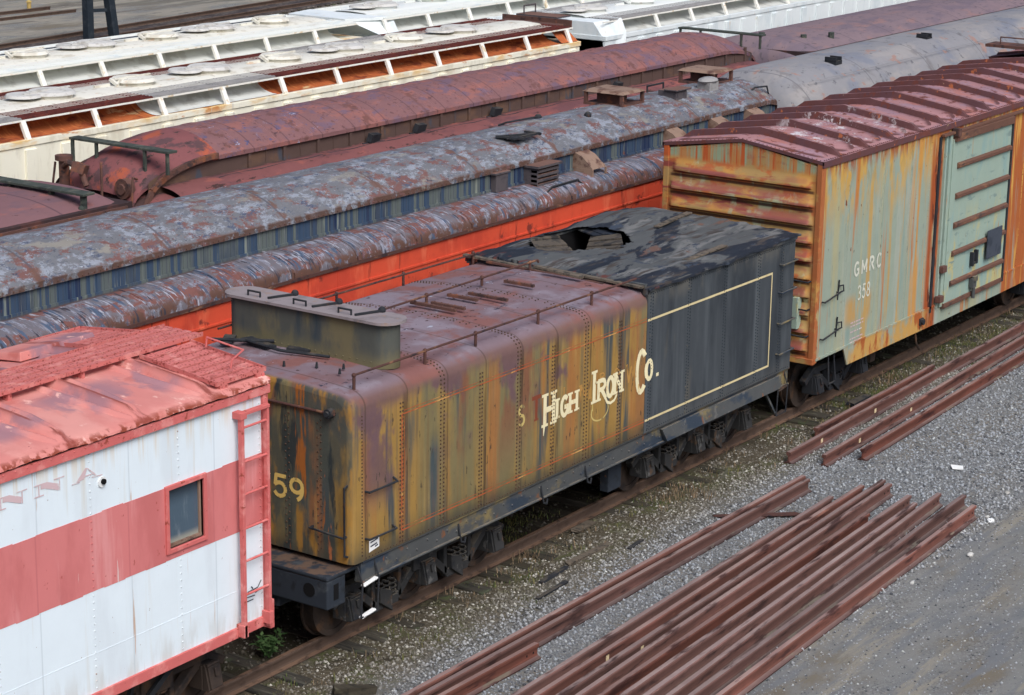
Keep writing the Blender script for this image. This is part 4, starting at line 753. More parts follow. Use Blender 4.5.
def planks(mb, x0, x1, y0, y1, zf, n_y):   # punched metal walk strips, side by side with gaps
    w_ = (y1-y0)/n_y
    for k_ in range(n_y):
        ya, yb = y0+k_*w_+.02, y0+(k_+1)*w_-.02
        mb.hexa([(x0, ya, zf(ya)-.02), (x1, ya, zf(ya)-.02), (x1, yb, zf(yb)-.02), (x0, yb, zf(yb)-.02), (x0, ya, zf(ya)), (x1, ya, zf(ya)), (x1, yb, zf(yb)), (x0, yb, zf(yb))])
gr = MB()
for xa in np.arange(C0, 18.4, 2.35): planks(gr, xa, min(xa+2.33, 18.50), -.29, .29, lambda y: 4.155, 4)
for y in (-.30, .30): gr.bar((C0, y, 4.15), (18.50, y, 4.15), .010, .05)
for x in np.arange(12.3, 18.4, 1.07): gr.box(x, x+.05, -.28, .28, 4.02, 4.13)
gr.build('roof_walk', M['grating'], cab)
lz = lambda y: 4.115-(abs(y)-.31)*.115
for s_ in (-1, 1):
    gr = MB(); planks(gr, 17.46, 18.26, min(s_*1.44, s_*.31), max(s_*1.44, s_*.31), lz, 8)
    for x in (17.45, 18.27): gr.bar((x, s_*1.45, lz(1.45)), (x, s_*.31, lz(.31)), .012, .05)
    gr.bar((17.45, s_*1.45, lz(1.45)), (18.27, s_*1.45, lz(1.45)), .012, .05); gr.box(17.5, 17.62, s_*1.42-.04, s_*1.42+.04, 3.90, 3.97); gr.box(18.1, 18.22, s_*1.42-.04, s_*1.42+.04, 3.90, 3.97)
    gr.build('lateral_walk', M['grating'], cab)
grab(cab, [(18.20, -.62, 4.11), (18.22, -.62, 4.22), (18.20, -1.18, 4.17), (17.85, -1.32, 4.15), (17.83, -1.32, 4.06)], M['pinktrim'], .012, 'roof_grab')
# letters, lamp, stencil
q = MB(); F = lambda x, z, h=.004: (x, -HW-h-.002, z)
for d in (-.508, 0):
    q.poly([F(14.79+d, 3.505), F(14.85+d, 3.500), F(15.035+d, 3.432), F(15.041+d, 3.50), F(14.883+d, 3.560), F(14.796+d, 3.563)])
    for x, za, zb_ in ((14.765+d, 3.44, 3.56), (15.049+d, 3.43, 3.56)): q.poly([F(x-.007, za, .0046), F(x+.007, za, .0046), F(x+.007, zb_, .0046), F(x-.007, zb_, .0046)])
    for xa, xb, z in ((14.70+d, 14.82+d, 3.557), (14.70+d, 14.83+d, 3.438), (14.972+d, 15.118+d, 3.56)): q.poly([F(xa, z-.006, .0052), F(xb, z-.006, .0052), F(xb, z+.006, .0052), F(xa, z+.006, .0052)])
q.poly([F(15.27, 3.443), F(15.392, 3.455), F(15.44, 3.56), F(15.414, 3.568)]); q.poly([F(15.425, 3.568, .0046), F(15.455, 3.555, .0046), F(15.575, 3.45, .0046), F(15.545, 3.45, .0046)]); q.poly([F(15.40, 3.487, .005), F(15.54, 3.487, .005), F(15.54, 3.475, .005), F(15.40, 3.475, .005)]); q.poly([F(15.215, 3.444, .0054), F(15.33, 3.444, .0054), F(15.33, 3.433, .0054), F(15.215, 3.433, .0054)]); q.poly([F(15.50, 3.452, .0054), F(15.651, 3.440, .0054), F(15.651, 3.43, .0054), F(15.50, 3.441, .0054)])
q.build('lettering', M['ghostpink'], cab)
q = MB(); q.cyl((15.64, -1.475, 3.36), (15.64, -1.492, 3.36), .058, 18); lm = q.build('side_lamp', M['lamp'], cab, .006); q = MB(); q.cyl((15.645, -1.492, 3.365), (15.645, -1.515, 3.365), .03, 14); q.build('lens', M['dark'], lm)
q = Letters(lambda u, v, h: (u, -HW-h-.003, v))
for a, b_ in (((17.87, 1.44), (18.04, 1.45)), ((18.04, 1.45), (18.10, 1.52)), ((17.84, 1.38), (17.99, 1.37)), ((17.82, 1.33), (17.96, 1.33)), ((17.93, 1.49), (17.96, 1.46)), ((18.00, 1.40), (18.04, 1.41)), ((17.81, 1.31), (17.81, 1.40))): q.line([a, b_], .014)
q.build('stencil', M['slate'], cab)
q = MB(); q.box(C0, CX-.3, -.35, .35, .72, 1.0); q.box(C0, CX-.1, -1.38, 1.38, .96, 1.05); q.box(CX-.1, CX+.3, -.13, .13, .78, 1.0); q.obox((CX+.38, 0, .9), (.25, .3, .34)); q.build('underframe', M['black'], cab, .01)
q = MB(); q.bar((16.9, -1.3, .95), (16.4, -1.1, .35), .06); q.bar((16.2, -1.3, .95), (16.2, -1.15, .45), .05); q.build('brake_rigging', M['black'], cab)
truck(cab, (15.9, 17.6), M['wheel'])

# ================================================================== OLD CLERESTORY COACHES
def low_roof(mb, x0, x1, yc, hw, ze, yi, zi, n=9):
    """quarter-round side roof from the eave (hw, ze) up to the clerestory foot (yi, zi)."""
    for s in (-1, 1):
        P = [(yc+s*hw, ze-.02)] + [(yc+s*(yi+(hw-yi)*math.cos(PI/2*i/n)), ze+(zi-ze)*math.sin(PI/2*i/n)**.85) for i in range(n+1)]
        mb.loft([[(x, y, z) for y, z in P] for x in (x0, x1)], caps=False)
def crown(yc, hw, ze, zt, n=14):
    return [(yc+hw*math.sin(-PI/2+PI*i/n) if False else yc-hw+2*hw*i/n, ze+(zt-ze)*(1-abs(-1+2*i/n)**2.2)) for i in range(n+1)]
Y1 = 4.3; P0, P1_ = 9.0, 39.45
c1 = thing('clerestory_coach', 'coach with flaking grey roof, blue green band and orange side behind the tender', 'rail coach', (P0, Y1, 0))
q = MB(); q.box(P0, P1_-.3, Y1-1.5, Y1+1.5, .9, 3.34)
for x in np.arange(P0+.4, P1_-.5, 2.2):
    q.box(x, x+.02, Y1-1.504, Y1-1.49, 1.0, 3.3)
    for z in np.arange(1.5, 3.3, .09): q.rivet((x+.06, Y1-1.5, z), (0,-1,0), .008)
q.bar((P0, Y1-1.51, 3.02), (P1_-.35, Y1-1.51, 3.02), .02, .03)
q.build('side_wall', M['orange'], c1)
q = MB(); q.box(P0, P1_-.25, Y1-1.54, Y1-1.49, 3.31, 3.36); q.box(P0, P1_-.25, Y1+1.49, Y1+1.54, 3.31, 3.36); q.build('gutter', M['pipe'], c1)
q = MB(); low_roof(q, P0, P1_-.25, Y1, 1.52, 3.37, .92, 3.66)
for x in np.arange(P0+.3, P1_, 1.45):
    for i in range(9):
        a, b_ = PI/2*i/9, PI/2*(i+1)/9; g_ = lambda a_: (x, Y1-(.92+.60*math.cos(a_)), 3.375+.29*math.sin(a_)**.85)
        q.bar(g_(a), g_(b_), .05, .014)
q.build('lower_roof', M['lowroof'], c1)
q = MB(); q.box(P0, P1_-.05, Y1-.90, Y1+.90, 3.6, 4.0)
for x in np.arange(P0+.1, P1_-.2, .139): q.box(x, x+.02, Y1-.907, Y1-.895, 3.7, 3.97)
q.bar((P0, Y1-.91, 3.68), (P1_-.1, Y1-.91, 3.68), .03, .05)
q.build('clerestory_side', M['blueband'], c1)
q = MB(); cp_ = crown(Y1, .95, 4.05, 4.40)
q.loft([[(x, y, z) for y, z in [(Y1-.95, 3.97)]+cp_+[(Y1+.95, 3.97)]] for x in (P0, 20, 30, P1_-.35)]+[[(P1_-.1, y, z-.03) for y, z in [(Y1-.95, 3.95)]+cp_+[(Y1+.95, 3.95)]], [(P1_+.02, Y1+(y-Y1)*.96, z-.12 if z > 4 else 3.9) for y, z in [(Y1-.95, 3.97)]+cp_+[(Y1+.95, 3.97)]], [(P1_+.05, Y1+(y-Y1)*.94, 3.6) for y, z in [(Y1-.95, 3.97)]+cp_+[(Y1+.95, 3.97)]]], caps=False)
for x in np.arange(P0+.2, P1_, .11): q.rivet((x, Y1-.955, 4.0), (0,-1,0), .012)
for x in np.arange(P0+1.1, P1_-.3, 2.4): q.loft([[(x+d, y, z+h) for d, h in ((-.03, -.002), (-.015, .012), (.015, .012), (.03, -.002))] for y, z in cp_], caps=False)
q.build('clerestory_roof', M['toproof'], c1, sharp=50)
for (x, y, w, d, m_) in ((35.0, 4.45, .78, .85, 0), (38.5, 4.5, .78, .8, 1)):   # square roof ventilators
    q = MB(); q.box(x-w/2, x+w/2, y-d/2, y+d/2, 4.36, 4.40)
    for sx in (-1, 1):
        for sy in (-1, 1): q.box(x+sx*w*.46-.03, x+sx*w*.46+.03, y+sy*d*.46-.03, y+sy*d*.46+.03, 4.38, 4.60)
    q.box(x-w*.25, x+w*.05, y-d*.3, y+d*.3, 4.38, 4.58)
    v_ = q.build('roof_ventilator', M['deeprust'], c1); q = MB(); q.hexa([(x-w*.53, y-d*.53, 4.60), (x+w*.53, y-d*.53, 4.60), (x+w*.53, y+d*.53, 4.60), (x-w*.53, y+d*.53, 4.60), (x-w*.42, y-d*.45, 4.645), (x+w*.42, y-d*.45, 4.645), (x+w*.42, y+d*.45, 4.645), (x-w*.42, y+d*.45, 4.645)]); q.build('cover', M['ventwood'], v_, .008)
q = MB(); q.box(37.58, 37.92, 3.88, 4.16, 4.3, 4.5); q.ball((37.75, 4.02, 4.53), .24, 14, 6, (1.1, .75, .30)); q.build('mushroom_vent', M['greywalk'], c1)
q = MB(); q.box(36.25, 36.65, 3.85, 4.25, 4.3, 4.5); q.box(36.2, 36.75, 3.8, 4.1, 4.5, 4.53); q.build('roof_box', M['ventgrey'], c1, .01)
q = MB()
for a, b_ in (((30.5, 3.95, 4.39), (31.3, 3.62, 4.38)), ((30.5, 3.65, 4.38), (31.2, 3.3+.35, 4.38)), ((30.45, 3.95, 4.40), (30.75, 3.55, 4.37)), ((31.3, 3.6, 4.37), (31.25, 3.9, 4.39))): q.bar(a, b_, .06, .035)
q.obox((30.8, 3.8, 4.37), (.5, .3, .02), (0, 0, -.4)); q.build('broken_hatch_frame', M['black'], c1)
q = MB(); q.tube([(31.6, 4.7, 4.36), (31.7, 4.6, 4.41), (32.5, 4.5, 4.42), (32.55, 4.45, 4.34)], .018); q.ball((32.55, 4.5, 4.40), .07, 8, 5); q.cyl((33.0, 4.3, 4.2), (33.0, 4.3, 4.3), .08, 8); q.ball((33.4, 4.0, 4.39), .07, 8, 5); q.tube([(36.6, 4.7, 4.34), (36.6, 4.7, 4.48), (37.2, 4.7, 4.48), (37.2, 4.7, 4.34)], .02); q.tube([(38.8, 3.7, 4.2), (38.9, 3.6, 4.3), (39.2, 3.5, 4.3), (39.3, 3.5, 4.1)], .018); q.build('roof_pipe', M['black'], c1)
for x, w in ((29.7, .34),): q = MB(); q.box(x-w/2, x+w/2, Y1-1.02, Y1-.9, 3.66, 3.98); q.box(x-w/2-.05, x+w/2+.05, Y1-1.04, Y1-.9, 3.95, 3.99); q.build('vent_box', M['ventgrey'], c1, .01)
q = MB(); q.box(30.5, 31.15, Y1-1.18, Y1-.9, 3.58, 3.60)
for k_ in range(4): q.box(30.5, 31.15, Y1-1.18+.0, Y1-1.05, 3.62+.08*k_, 3.665+.08*k_)
q.box(30.5, 30.54, Y1-1.17, Y1-.9, 3.6, 3.94); q.box(31.11, 31.15, Y1-1.17, Y1-.9, 3.6, 3.94); q.box(30.47, 31.2, Y1-1.22, Y1-.88, 3.94, 3.98); q.build('louvre_box', M['ventgrey'], c1)
for x in (32.2, 35.25, 36.9, 38.3):   # hooded scoops along the clerestory
    q = MB(); q.add([(x+dx, y, z) for dx in (-.19, .22) for y, z in ((Y1-.9, 4.0), (Y1-1.10, 3.92), (Y1-1.32, 3.72), (Y1-1.32, 3.60), (Y1-.9, 3.60))], [(0,1,6,5),(1,2,7,6),(0,4,3,2,1),(3,4,9,8)]); q.box(x-.20, x-.17, Y1-1.32, Y1-.9, 3.58, 3.72); q.bar((x+.22, Y1-1.32, 3.60), (x+.22, Y1-1.32, 3.72), .03); q.bar((x+.22, Y1-.9, 3.99), (x+.22, Y1-1.30, 3.73), .03); q.build('vent_scoop', M['ventwood'], c1)
q = MB(); q.tube([(29.9+.6, Y1-1.38, 3.56), (30.7, Y1-1.34, 3.62), (31.5, Y1-1.34, 3.63), (31.6, Y1-1.42, 3.50)], .018); q.build('grab_iron', M['black'], c1)
truck(c1, (36.2, 37.8), M['black'], y0=Y1); truck(c1, (17.0, 18.7), M['black'], y0=Y1)

Y2 = 8.6; Q0, Q1 = 25.35, 47.0
c2 = thing('clerestory_coach', 'mauve red coach with brown panelled clerestory and rounded rusty roof ends', 'rail coach', (Q0, Y2, 0))
q = MB(); q.box(Q0+.3, Q1-.3, Y2-1.5, Y2+1.5, .9, 3.32); q.build('side_wall', M['darkside'], c2)
def endf(x, R=1.7, a=25.75, b_=46.7):   # drop of the clerestory roof towards the ends
    s = min(max(x-a, 0), max(b_-x, 0)); s = min(s/R, 1); return math.sqrt(max(0, 1-(1-s)**2))
q = MB(); low_roof(q, Q0+.9, Q1-.9, Y2, 1.52, 3.36, .90, 3.72); q.build('lower_roof', M['redlow'], c2)
q = MB()
for i in range(8): pass
xs = [26.0+1.7*t for t in (.0, .08, .2, .36, .56, .8, 1.0)]+[30, 34, 38, 42]+[46.3-1.7*t for t in (1.0, .8, .56, .36, .2, .08, 0)]
q.loft([[(x, Y2-.90, 3.45), (x, Y2-.90, 3.55+.50*endf(x))] for x in xs], caps=False, smooth=False); q.loft([[(x, Y2+.90, 3.55+.50*endf(x)), (x, Y2+.90, 3.45)] for x in xs], caps=False, smooth=False)
for x in np.arange(28.42, 46, .92): q.box(x, x+.07, Y2-.94, Y2-.89, 3.6, 4.04)
for x in np.arange(28.9, 45.5, .92): q.box(x, x+.02, Y2-.912, Y2-.89, 3.6, 4.0)
q.build('clerestory_side', M['brownside'], c2)
q = MB(); secs = []
for x in [25.75+1.9*t for t in (0, .03, .09, .18, .30, .45, .62, .8, 1.0)]+[29, 31, 33, 35, 37, 39, 41, 43]+[46.7-1.9*t for t in (1.0, .8, .62, .45, .30, .18, .09, .03, 0)]:
    e_ = endf(x, 1.9); hw_ = .96*(.82+.18*e_); ze = 3.50+.55*e_; zt = 3.62+.78*e_; cc = crown(Y2, hw_, ze, zt); secs.append([(x, Y2-hw_, ze-.07)]+[(x, y, z) for y, z in cc]+[(x, Y2+hw_, ze-.07)])
nA = 9
q.loft(secs[nA-1:-8], caps=False)
for x in np.arange(28.3, 45, .92): q.loft([[(x+d, y, z+h) for d, h in ((-.028, -.002), (-.014, .012), (.014, .012), (.028, -.002))] for y, z in crown(Y2, .96, 4.05, 4.40)], caps=False)
q.build('clerestory_roof', M['redroof'], c2, sharp=50)
q = MB(); q.loft(secs[:nA], caps=False); q.build('roof_end', M['hood'], c2, sharp=50)
q = MB(); q.loft(secs[-9:], caps=False); q.build('roof_end', M['redroof'], c2, sharp=50)
q = MB()
for x, t_ in ((Q0+.2, 1), (Q1-.2, -1)):
    secs_l = []
    for k_ in range(7):
        f_ = k_/6; xx = x+t_*.75*(1-(1-f_)**1.0); g_ = math.sin(PI/2*f_)**.7
        secs_l.append([(xx, Y2+1.52*math.cos(PI*i/18)*(.9+.1*g_), 3.22+(.14*g_)+(.30*g_)*math.sin(PI*i/18)**.7) for i in range(19)])
    q = MB(); q.loft(secs_l, caps=False); q.build('end_hood', M['redlow'], c2)
q = MB(); pts_arch = [(26.08+1.75*(1-math.sqrt(1-t*t)) if False else 25.85+1.75*t, Y2-.97, 3.42+.635*math.sqrt(max(0, 1-(1-t)**2))) for t in np.linspace(0, 1, 12)]
for a, b_ in zip(pts_arch, pts_arch[1:]): q.bar(a, b_, .06, .09)
q.build('arch_trim', M['deeprust'], c2)
for (x, ya, yb, zt, zf) in ((26.25, 7.38, 9.62, 4.34, 3.95), (46.2, 7.35, 9.6, 4.34, 4.0)):
    q = MB(); q.box(x-.11, x+.11, ya, yb, zt-.04, zt)
    for y in (ya+.05, ya+.55, yb-.6, yb-.05): q.box(x-.10, x-.05, y-.025, y+.025, zf if (abs(y-Y2) < .7 or y < Y2) else zf-.25, zt-.04)
    q.build('roof_end_walk', M['darkgreen'], c2, .006)
q = MB(); q.cyl((25.75, 9.35, 3.55), (25.75, 9.35, 4.10), .09, 10); q.cyl((25.75, 9.35, 4.04), (25.75, 9.35, 4.12), .15, 12); q.tube([(25.7, 9.3, 3.95), (25.6, 9.1, 4.05), (25.62, 8.85, 3.98), (25.6, 8.7, 3.7)], .05, 8); q.obox((25.62, 8.85, 3.98), (.2, .22, .16), (.3, .2, .4)); q.tube([(25.7, 8.45, 4.1), (25.6, 8.35, 4.08), (25.6, 8.35, 3.5)], .022); q.tube([(25.7, 9.5, 4.0), (25.65, 9.55, 3.5)], .02); q.build('roof_valve', M['deeprust'], c2)
q = MB(); q.cyl((25.70, 8.0, 3.72), (25.84, 8.0, 3.72), .17, 12); q.cyl((25.66, 8.0, 3.72), (25.70, 8.0, 3.72), .09, 10); q.tube([(25.6, 7.7, 3.4), (25.65, 7.7, 3.95), (25.8, 7.75, 3.9)], .02); q.build('roof_valve', M['deeprust'], c2)
for x in (33.2, 35.7, 40.2, 31.8):   # broken window hoods along the clerestory foot
    q = MB(); q.obox((x, Y2-1.0, 3.80), (.35, .10, .16), (.3, .1, .2)); q.tube([(x-.3, Y2-.98, 3.72), (x+.3, Y2-1.02, 3.70)], .02); q.build('vent_flap', M['black'], c2)
q = MB(); q.tube([(x_, Y2-1.06+.03*math.sin(x_*5), 3.70) for x_ in np.arange(27.5, 45, .35)], .016, 5); q.build('conduit', M['black'], c2)
truck(c2, (27.5, 29.2), M['black'], y0=Y2)
# arched roof cars of the second and third rows
def arched(name, label, x0, x1, yc, hw, ze, zt, m, p=2.4, nose=.9, side='darkside', crease=None):
    t = thing(name, label, 'rail coach', (x0, yc, 0))
    q = MB(); q.box(x0+.15, x1-.15, yc-hw+.02, yc+hw-.02, .9, ze+.05); q.build('side_wall', M[side], t)
    secs = []
    for f_ in (0, .04, .12, .25, .45, .7, 1.0):
        g_ = math.sqrt(1-(1-f_)**2)
        secs.append([(x0+nose*f_, yc+hw*(-1+2*i/24)*(.90+.10*g_), ze-.4*(1-g_)+(zt-ze)*(.25+.75*g_)*(1-abs(-1+2*i/24)**p)) for i in range(25)])
    r_ = [[(x1-(s[0][0]-x0), y, z) for _, y, z in s] for s in reversed(secs)]
    q = MB(); q.loft(secs+r_, caps=False); q.add([(x, y, z) for x, y, z in secs[0]], [tuple(range(25))])
    if crease: 
        for y, z in crease: q.bar((x0+nose, y, z), (x1-nose, y, z), .014, .006)
    o_ = q.build('roof', M[m], t, sharp=60)
    q = MB()
    for s in (-1, 1): q.bar((x0+.3, yc+s*(hw+.01), ze-.02), (x1-.3, yc+s*(hw+.01), ze-.02), .03, .06)
    q.build('gutter', M['deeprust'], t)
    return t
g1 = arched('streamlined_coach', 'pale grey lilac coach with smooth arched roof behind the green boxcar roof', 39.8, 66, Y1, 1.5, 3.45, 4.43, 'greyroof', 3.2, .75, crease=((3.25, 4.25),))
q = MB(); 
for x, y in ((42.6, 3.75), (47.6, 3.95)):
    q = MB(); q.box(x-.15, x+.15, y-.13, y+.13, 4.36, 4.44); q.box(x-.15, x-.11, y-.13, y+.13, 4.43, 4.52); q.box(x+.09, x+.13, y-.13, y+.13, 4.43, 4.52); q.box(x-.03, x+.0, y-.11, y+.11, 4.43, 4.5); q.build('roof_vent', M['black'], g1)
q = MB(); q.bar((40.5, 2.79, 3.4), (40.7, 2.84, 3.75), .05, .03); q.build('end_trim', M['deeprust'], g1)
g2 = arched('arched_roof_coach', 'mauve coach with low arched roof farthest right in the middle row', 48.0, 72, Y2, 1.5, 3.68, 3.97, 'mauveroof', 2.6, .7)
for x, y in ((49.3, 7.9), (50.2, 7.6), (49.0, 8.9)): q = MB(); q.cyl((x, y, 3.8), (x, y, 4.0), .08, 8); q.build('roof_vent', M['darkgreen'], g2)
g3 = arched('flat_roof_coach', 'mauve pink low roofed coach with dark plank across its end, left edge', 8, 25.2, Y2, 1.48, 3.68, 3.90, 'pinkgrey', 2.6, .5)
q = MB(); q.box(24.05, 24.30, 7.2, 10.0, 3.95, 3.99)
for y in (7.3, 8.0, 8.9, 9.7): q.box(24.1, 24.2, y-.03, y+.03, 3.70, 3.95); q.ball((24.1, y, 3.74), .06, 6, 4)
q.build('roof_end_walk', M['darkgreen'], g3, .006)

# ================================================================== COVERED HOPPERS
def hopper(label, x0, x1, yc, style, bay0=0.0, hatch0=0.0):
    """flat roof, hatches, roof walks on both sides, slanted posts over open bays, side sill."""
    side, roof, slope = {'rust': ('hopwhite', 'hoproof', 'hoprust'), 'cool': ('bluewhite', 'coolroof', 'hopslope'), 'white': ('hopwhite', 'hoproof', 'hopslope')}[style]
    t = thing('covered_hopper', label, 'hopper car', (x0, yc, 0))
    q = MB(); q.box(x0, x1, yc-1.36, yc+1.36, 1.1, 3.86); q.box(x0-.02, x1+.02, yc-1.385, yc+1.385, 3.86, 3.97)
    for x in np.arange(x0+.85+bay0, x1-.2, .87): q.box(x-.13, x+.13, yc-1.41, yc-1.3, 1.2, 3.80)
    q.build('side', M[side], t, .008)
    q = MB(); q.box(x0+.5, x1-.5, yc-.9, yc+.9, 4.20, 4.33)
    q.loft([[(x, yc+y, z) for y, z in ((-.52, 4.33), (-.45, 4.36), (0, 4.38), (.45, 4.36), (.52, 4.33))] for x in (x0+.4, x1-.4)], caps=False)
    q.build('roof', M[roof], t)
    q = MB()   # curved hopper shoulder inside the bays
    for s in (-1, 1): q.loft([[(x, yc+s*(1.30-.56*math.sin(PI/2*k_/8)), 3.973+.30*(1-math.cos(PI/2*k_/8))) for k_ in range(9)] for x in (x0+.7, x1-.7)], caps=False)
    for x in np.arange(x0+1.3+bay0, x1-1, 1.735):
        pass
    q.build('hopper_slope', M[slope], t)
    xs = [x for x in np.arange(x0+bay0, x1-.1, 1.735) if x > x0]
    segs = [(a, min(a+3.47, x1)) for a in np.arange(x0+bay0-1.735*3 if False else x0, x1-.2, 3.47)]
    for s in (-1, 1):
        q = MB(); q.box(x0+.1, x1-.1, yc+s*1.215-.012, yc+s*1.215+.012, 4.265, 4.30); q.build('walk_edge', M['postwhite'], t)
        for x in xs:
            p_ = MB(); p_.hexa([(x-.055, yc+s*1.375, 3.965), (x+.055, yc+s*1.375, 3.965), (x+.055, yc+s*1.315, 3.965), (x-.055, yc+s*1.315, 3.965), (x-.055, yc+s*1.232, 4.28), (x+.055, yc+s*1.232, 4.28), (x+.055, yc+s*1.17, 4.28), (x-.055, yc+s*1.17, 4.28)]); p_.build('slanted_post', M['postwhite'], t)
    return t, xs
def walk(t, x0, x1, yc, s, m):
    q = MB(); q.box(x0, x1, min(yc+s*.44, yc+s*1.225), max(yc+s*.44, yc+s*1.225), 4.30, 4.325)
    for x in np.arange(x0+.05, x1, .6): q.bar((x, yc+s*.44, 4.328), (x, yc+s*1.225, 4.328), .02, .01)
    for y in np.linspace(.48, 1.19, 9): q.bar((x0, yc+s*y, 4.33), (x1, yc+s*y, 4.33), .03, .012)
    q.build('roof_walk', M[m], t)
def hatches(t, xs, yc, m, z=4.38):
    for i, x in enumerate(xs):
        q = MB(); q.cyl((x, yc, z-.02), (x, yc, z+.05), .40, 20)
        h = q.build('hatch', M[m], t); q = MB()
        q.cyl((x, yc, z+.055), (x, yc, z+.115), .46, 20, .40)
        q.cyl((x, yc, z+.11), (x, yc, z+.125), .30, 20, .26); q.bar((x-.50, yc, z+.13), (x+.46, yc, z+.13), .045, .03); q.bar((x-.52, yc-.1, z+.02), (x-.52, yc+.1, z+.12), .05, .06)
        if i % 2 == 0: q.cyl((x-.62, yc+.08, z+.05), (x-.62, yc+.08, z+.10), .34, 18, .31); q.bar((x-.72, yc-.02, z+.11), (x+.1, yc-.02, z+.12), .06, .04)
        else: q.bar((x-.95, yc+.1, z+.02), (x-.55, yc+.1, z+.02), .05)
        q.build('cover', M['hatchgrey' if i % 2 == 0 else m], h)
Y3 = 12.87; Y4 = 17.17
h1, xs1 = hopper('cream white hopper car with rusty orange open bays and brown roof walks', 14.0, 44.75, Y3, 'rust', bay0=.88)
for a, b_, m_ in ((14.1, 27.0, 'greywalk'), (27.0, 30.3, 'boardwalk'), (30.3, 33.8, 'greywalk'), (33.8, 44.5, 'boardwalk')): walk(h1, a, b_, Y3, -1, m_)
for a, b_, m_ in ((14.1, 24.0, 'greywalk'), (24.0, 36.6, 'boardwalk'), (36.6, 40.2, 'greywalk'), (40.2, 44.5, 'boardwalk')): walk(h1, a, b_, Y3, 1, m_)
q = MB(); xa, xb = 30.28, 33.74
q.loft([[(x, Y3-(1.312-.56*math.sin(PI/2*k_/8)), 3.985+.30*(1-math.cos(PI/2*k_/8))) for k_ in range(9)] for x in (xa, xb)], caps=False); q.build('white_slope', M['hopslope'], h1)
hatches(h1, [28.9, 31.05, 33.2, 35.4, 37.5, 39.6, 41.7], Y3, 'hoproof')
q = MB(); q.box(44.1, 45.0, Y3-.85, Y3+.85, 4.28, 4.32); q.box(44.9, 44.95, Y3-1.0, Y3+1.0, 4.2, 4.42); q.build('end_platform', M['deeprust'], h1)
q = MB(); q.loft([[(44.7, Y3-1.34, 3.98), (44.7, Y3-1.0, 4.25)], [(44.0, Y3-1.34, 3.99), (44.0, Y3-1.0, 4.26)]], caps=False); q.build('end_gusset', M['hoprust'], h1)
h1b, xs = hopper('cool white hopper car with curved end coupled beyond the rusty cream hopper', 45.9, 74, Y3, 'cool', bay0=.82)
for s in (-1, 1): walk(h1b, 46.4, 73.8, Y3, s, 'greywalk')
hatches(h1b, [47.3, 49.6, 51.9, 54.2, 56.5], Y3, 'coolroof')
q = MB(); q.loft([[(45.9-.0, Y3-1.37, 3.2), (45.9, Y3-1.27, 3.95), (45.9, Y3-1.0, 4.28), (45.9, Y3+1.0, 4.28), (45.9, Y3+1.27, 3.95), (45.9, Y3+1.37, 3.2)], [(46.8, Y3-1.395, 3.2), (46.8, Y3-1.395, 4.005), (46.8, Y3-1.24, 4.335), (46.8, Y3+1.24, 4.335), (46.8, Y3+1.395, 4.005), (46.8, Y3+1.395, 3.2)]]); q.build('end_cap', M['bluewhite'], h1b)
q = MB(); q.box(45.35, 45.95, Y3-.3, Y3+.9, 4.36, 4.40); q.tube([(45.4, Y3+.7, 4.4), (45.4, Y3+.7, 4.6), (45.9, Y3+.7, 4.6), (45.9, Y3+.7, 4.4)], .02); q.build('end_walk', M['ventgrey'], h1b)
h2, xs = hopper('plain white hopper car at far left beyond the rusty cream hopper', 18.0, 41.95, Y4, 'white', bay0=1.41-1.735+1.735)
for s in (-1, 1): walk(h2, 18.2, 41.8, Y4, s, 'hoproof' if False else 'coolroof')
hatches(h2, [30.4, 32.4, 34.35, 36.3, 38.2, 40.1], Y4, 'hoproof')
q = MB(); 
q.tube([(x, Y4+.3, 4.42) for x in (29, 34, 41)], .015); q.build('hatch_bar', M['slate'], h2)
h2b, xs = hopper('cool white hopper car with an overhanging end roof behind the far white hopper', 42.7, 70, Y4, 'cool', bay0=.2)
for s in (-1, 1): walk(h2b, 42.9, 69, Y4, s, 'coolroof')
hatches(h2b, [44.3, 46.4, 48.5, 50.6, 52.7], Y4, 'coolroof')
q = MB(); q.hexa([(41.95, Y4-.75, 4.28), (43.0, Y4-1.2, 4.28), (43.0, Y4+1.2, 4.28), (41.95, Y4+1.0, 4.28), (41.95, Y4-.75, 4.35), (43.0, Y4-1.2, 4.35), (43.0, Y4+1.2, 4.35), (41.95, Y4+1.0, 4.35)]); q.hexa([(42.7, Y4-1.38, 3.9), (43.3, Y4-1.38, 3.9), (43.3, Y4+1.38, 3.9), (42.7, Y4+1.38, 3.9), (42.1, Y4-.8, 4.28), (43.3, Y4-1.17, 4.28), (43.3, Y4+1.17, 4.28), (42.1, Y4+1.0, 4.28)]); q.build('end_roof', M['bluewhite'], h2b)

# ================================================================== TRACKS
GZ = -.17
def track(x0, x1, yc, label, ties=None, zr=0.0, sag=True):
    t = thing('railway_track', label, 'track', (x0, yc, 0))
    for s in (-1, 1):
        q = MB(); q.prism(rail_profile(yc+s*.753, zr-.172), x0, x1); q.build('rail', M['rail'], t)
    if ties:
        rnd = random.Random(5)
        for x in np.arange(ties[0], ties[1], .53):
            q = MB(); dx = rnd.uniform(-.05, .05); e = rnd.uniform(1.18, 1.34); zt = zr-.168-rnd.uniform(0, .035); r_ = rnd.uniform(-.03, .03)
            q.obox((x+dx, yc+rnd.uniform(-.04, .04), zt-.07), (.23, e*2, .15), (0, rnd.uniform(-.03, .03), r_)); q.build('sleeper', M['tie'], t, .012)
    return t
track(8, 75, 0, 'rusty track under the caboose, the tender and the green boxcar', ties=(15.0, 44))
track(5, 75, Y1, 'track under the orange sided coach and the grey arched coach'); track(5, 75, Y2, 'track under the mauve red clerestory coach')
track(5, 78, Y3, 'track under the rusty cream hopper'); track(5, 78, Y4, 'track under the farthest white hoppers')
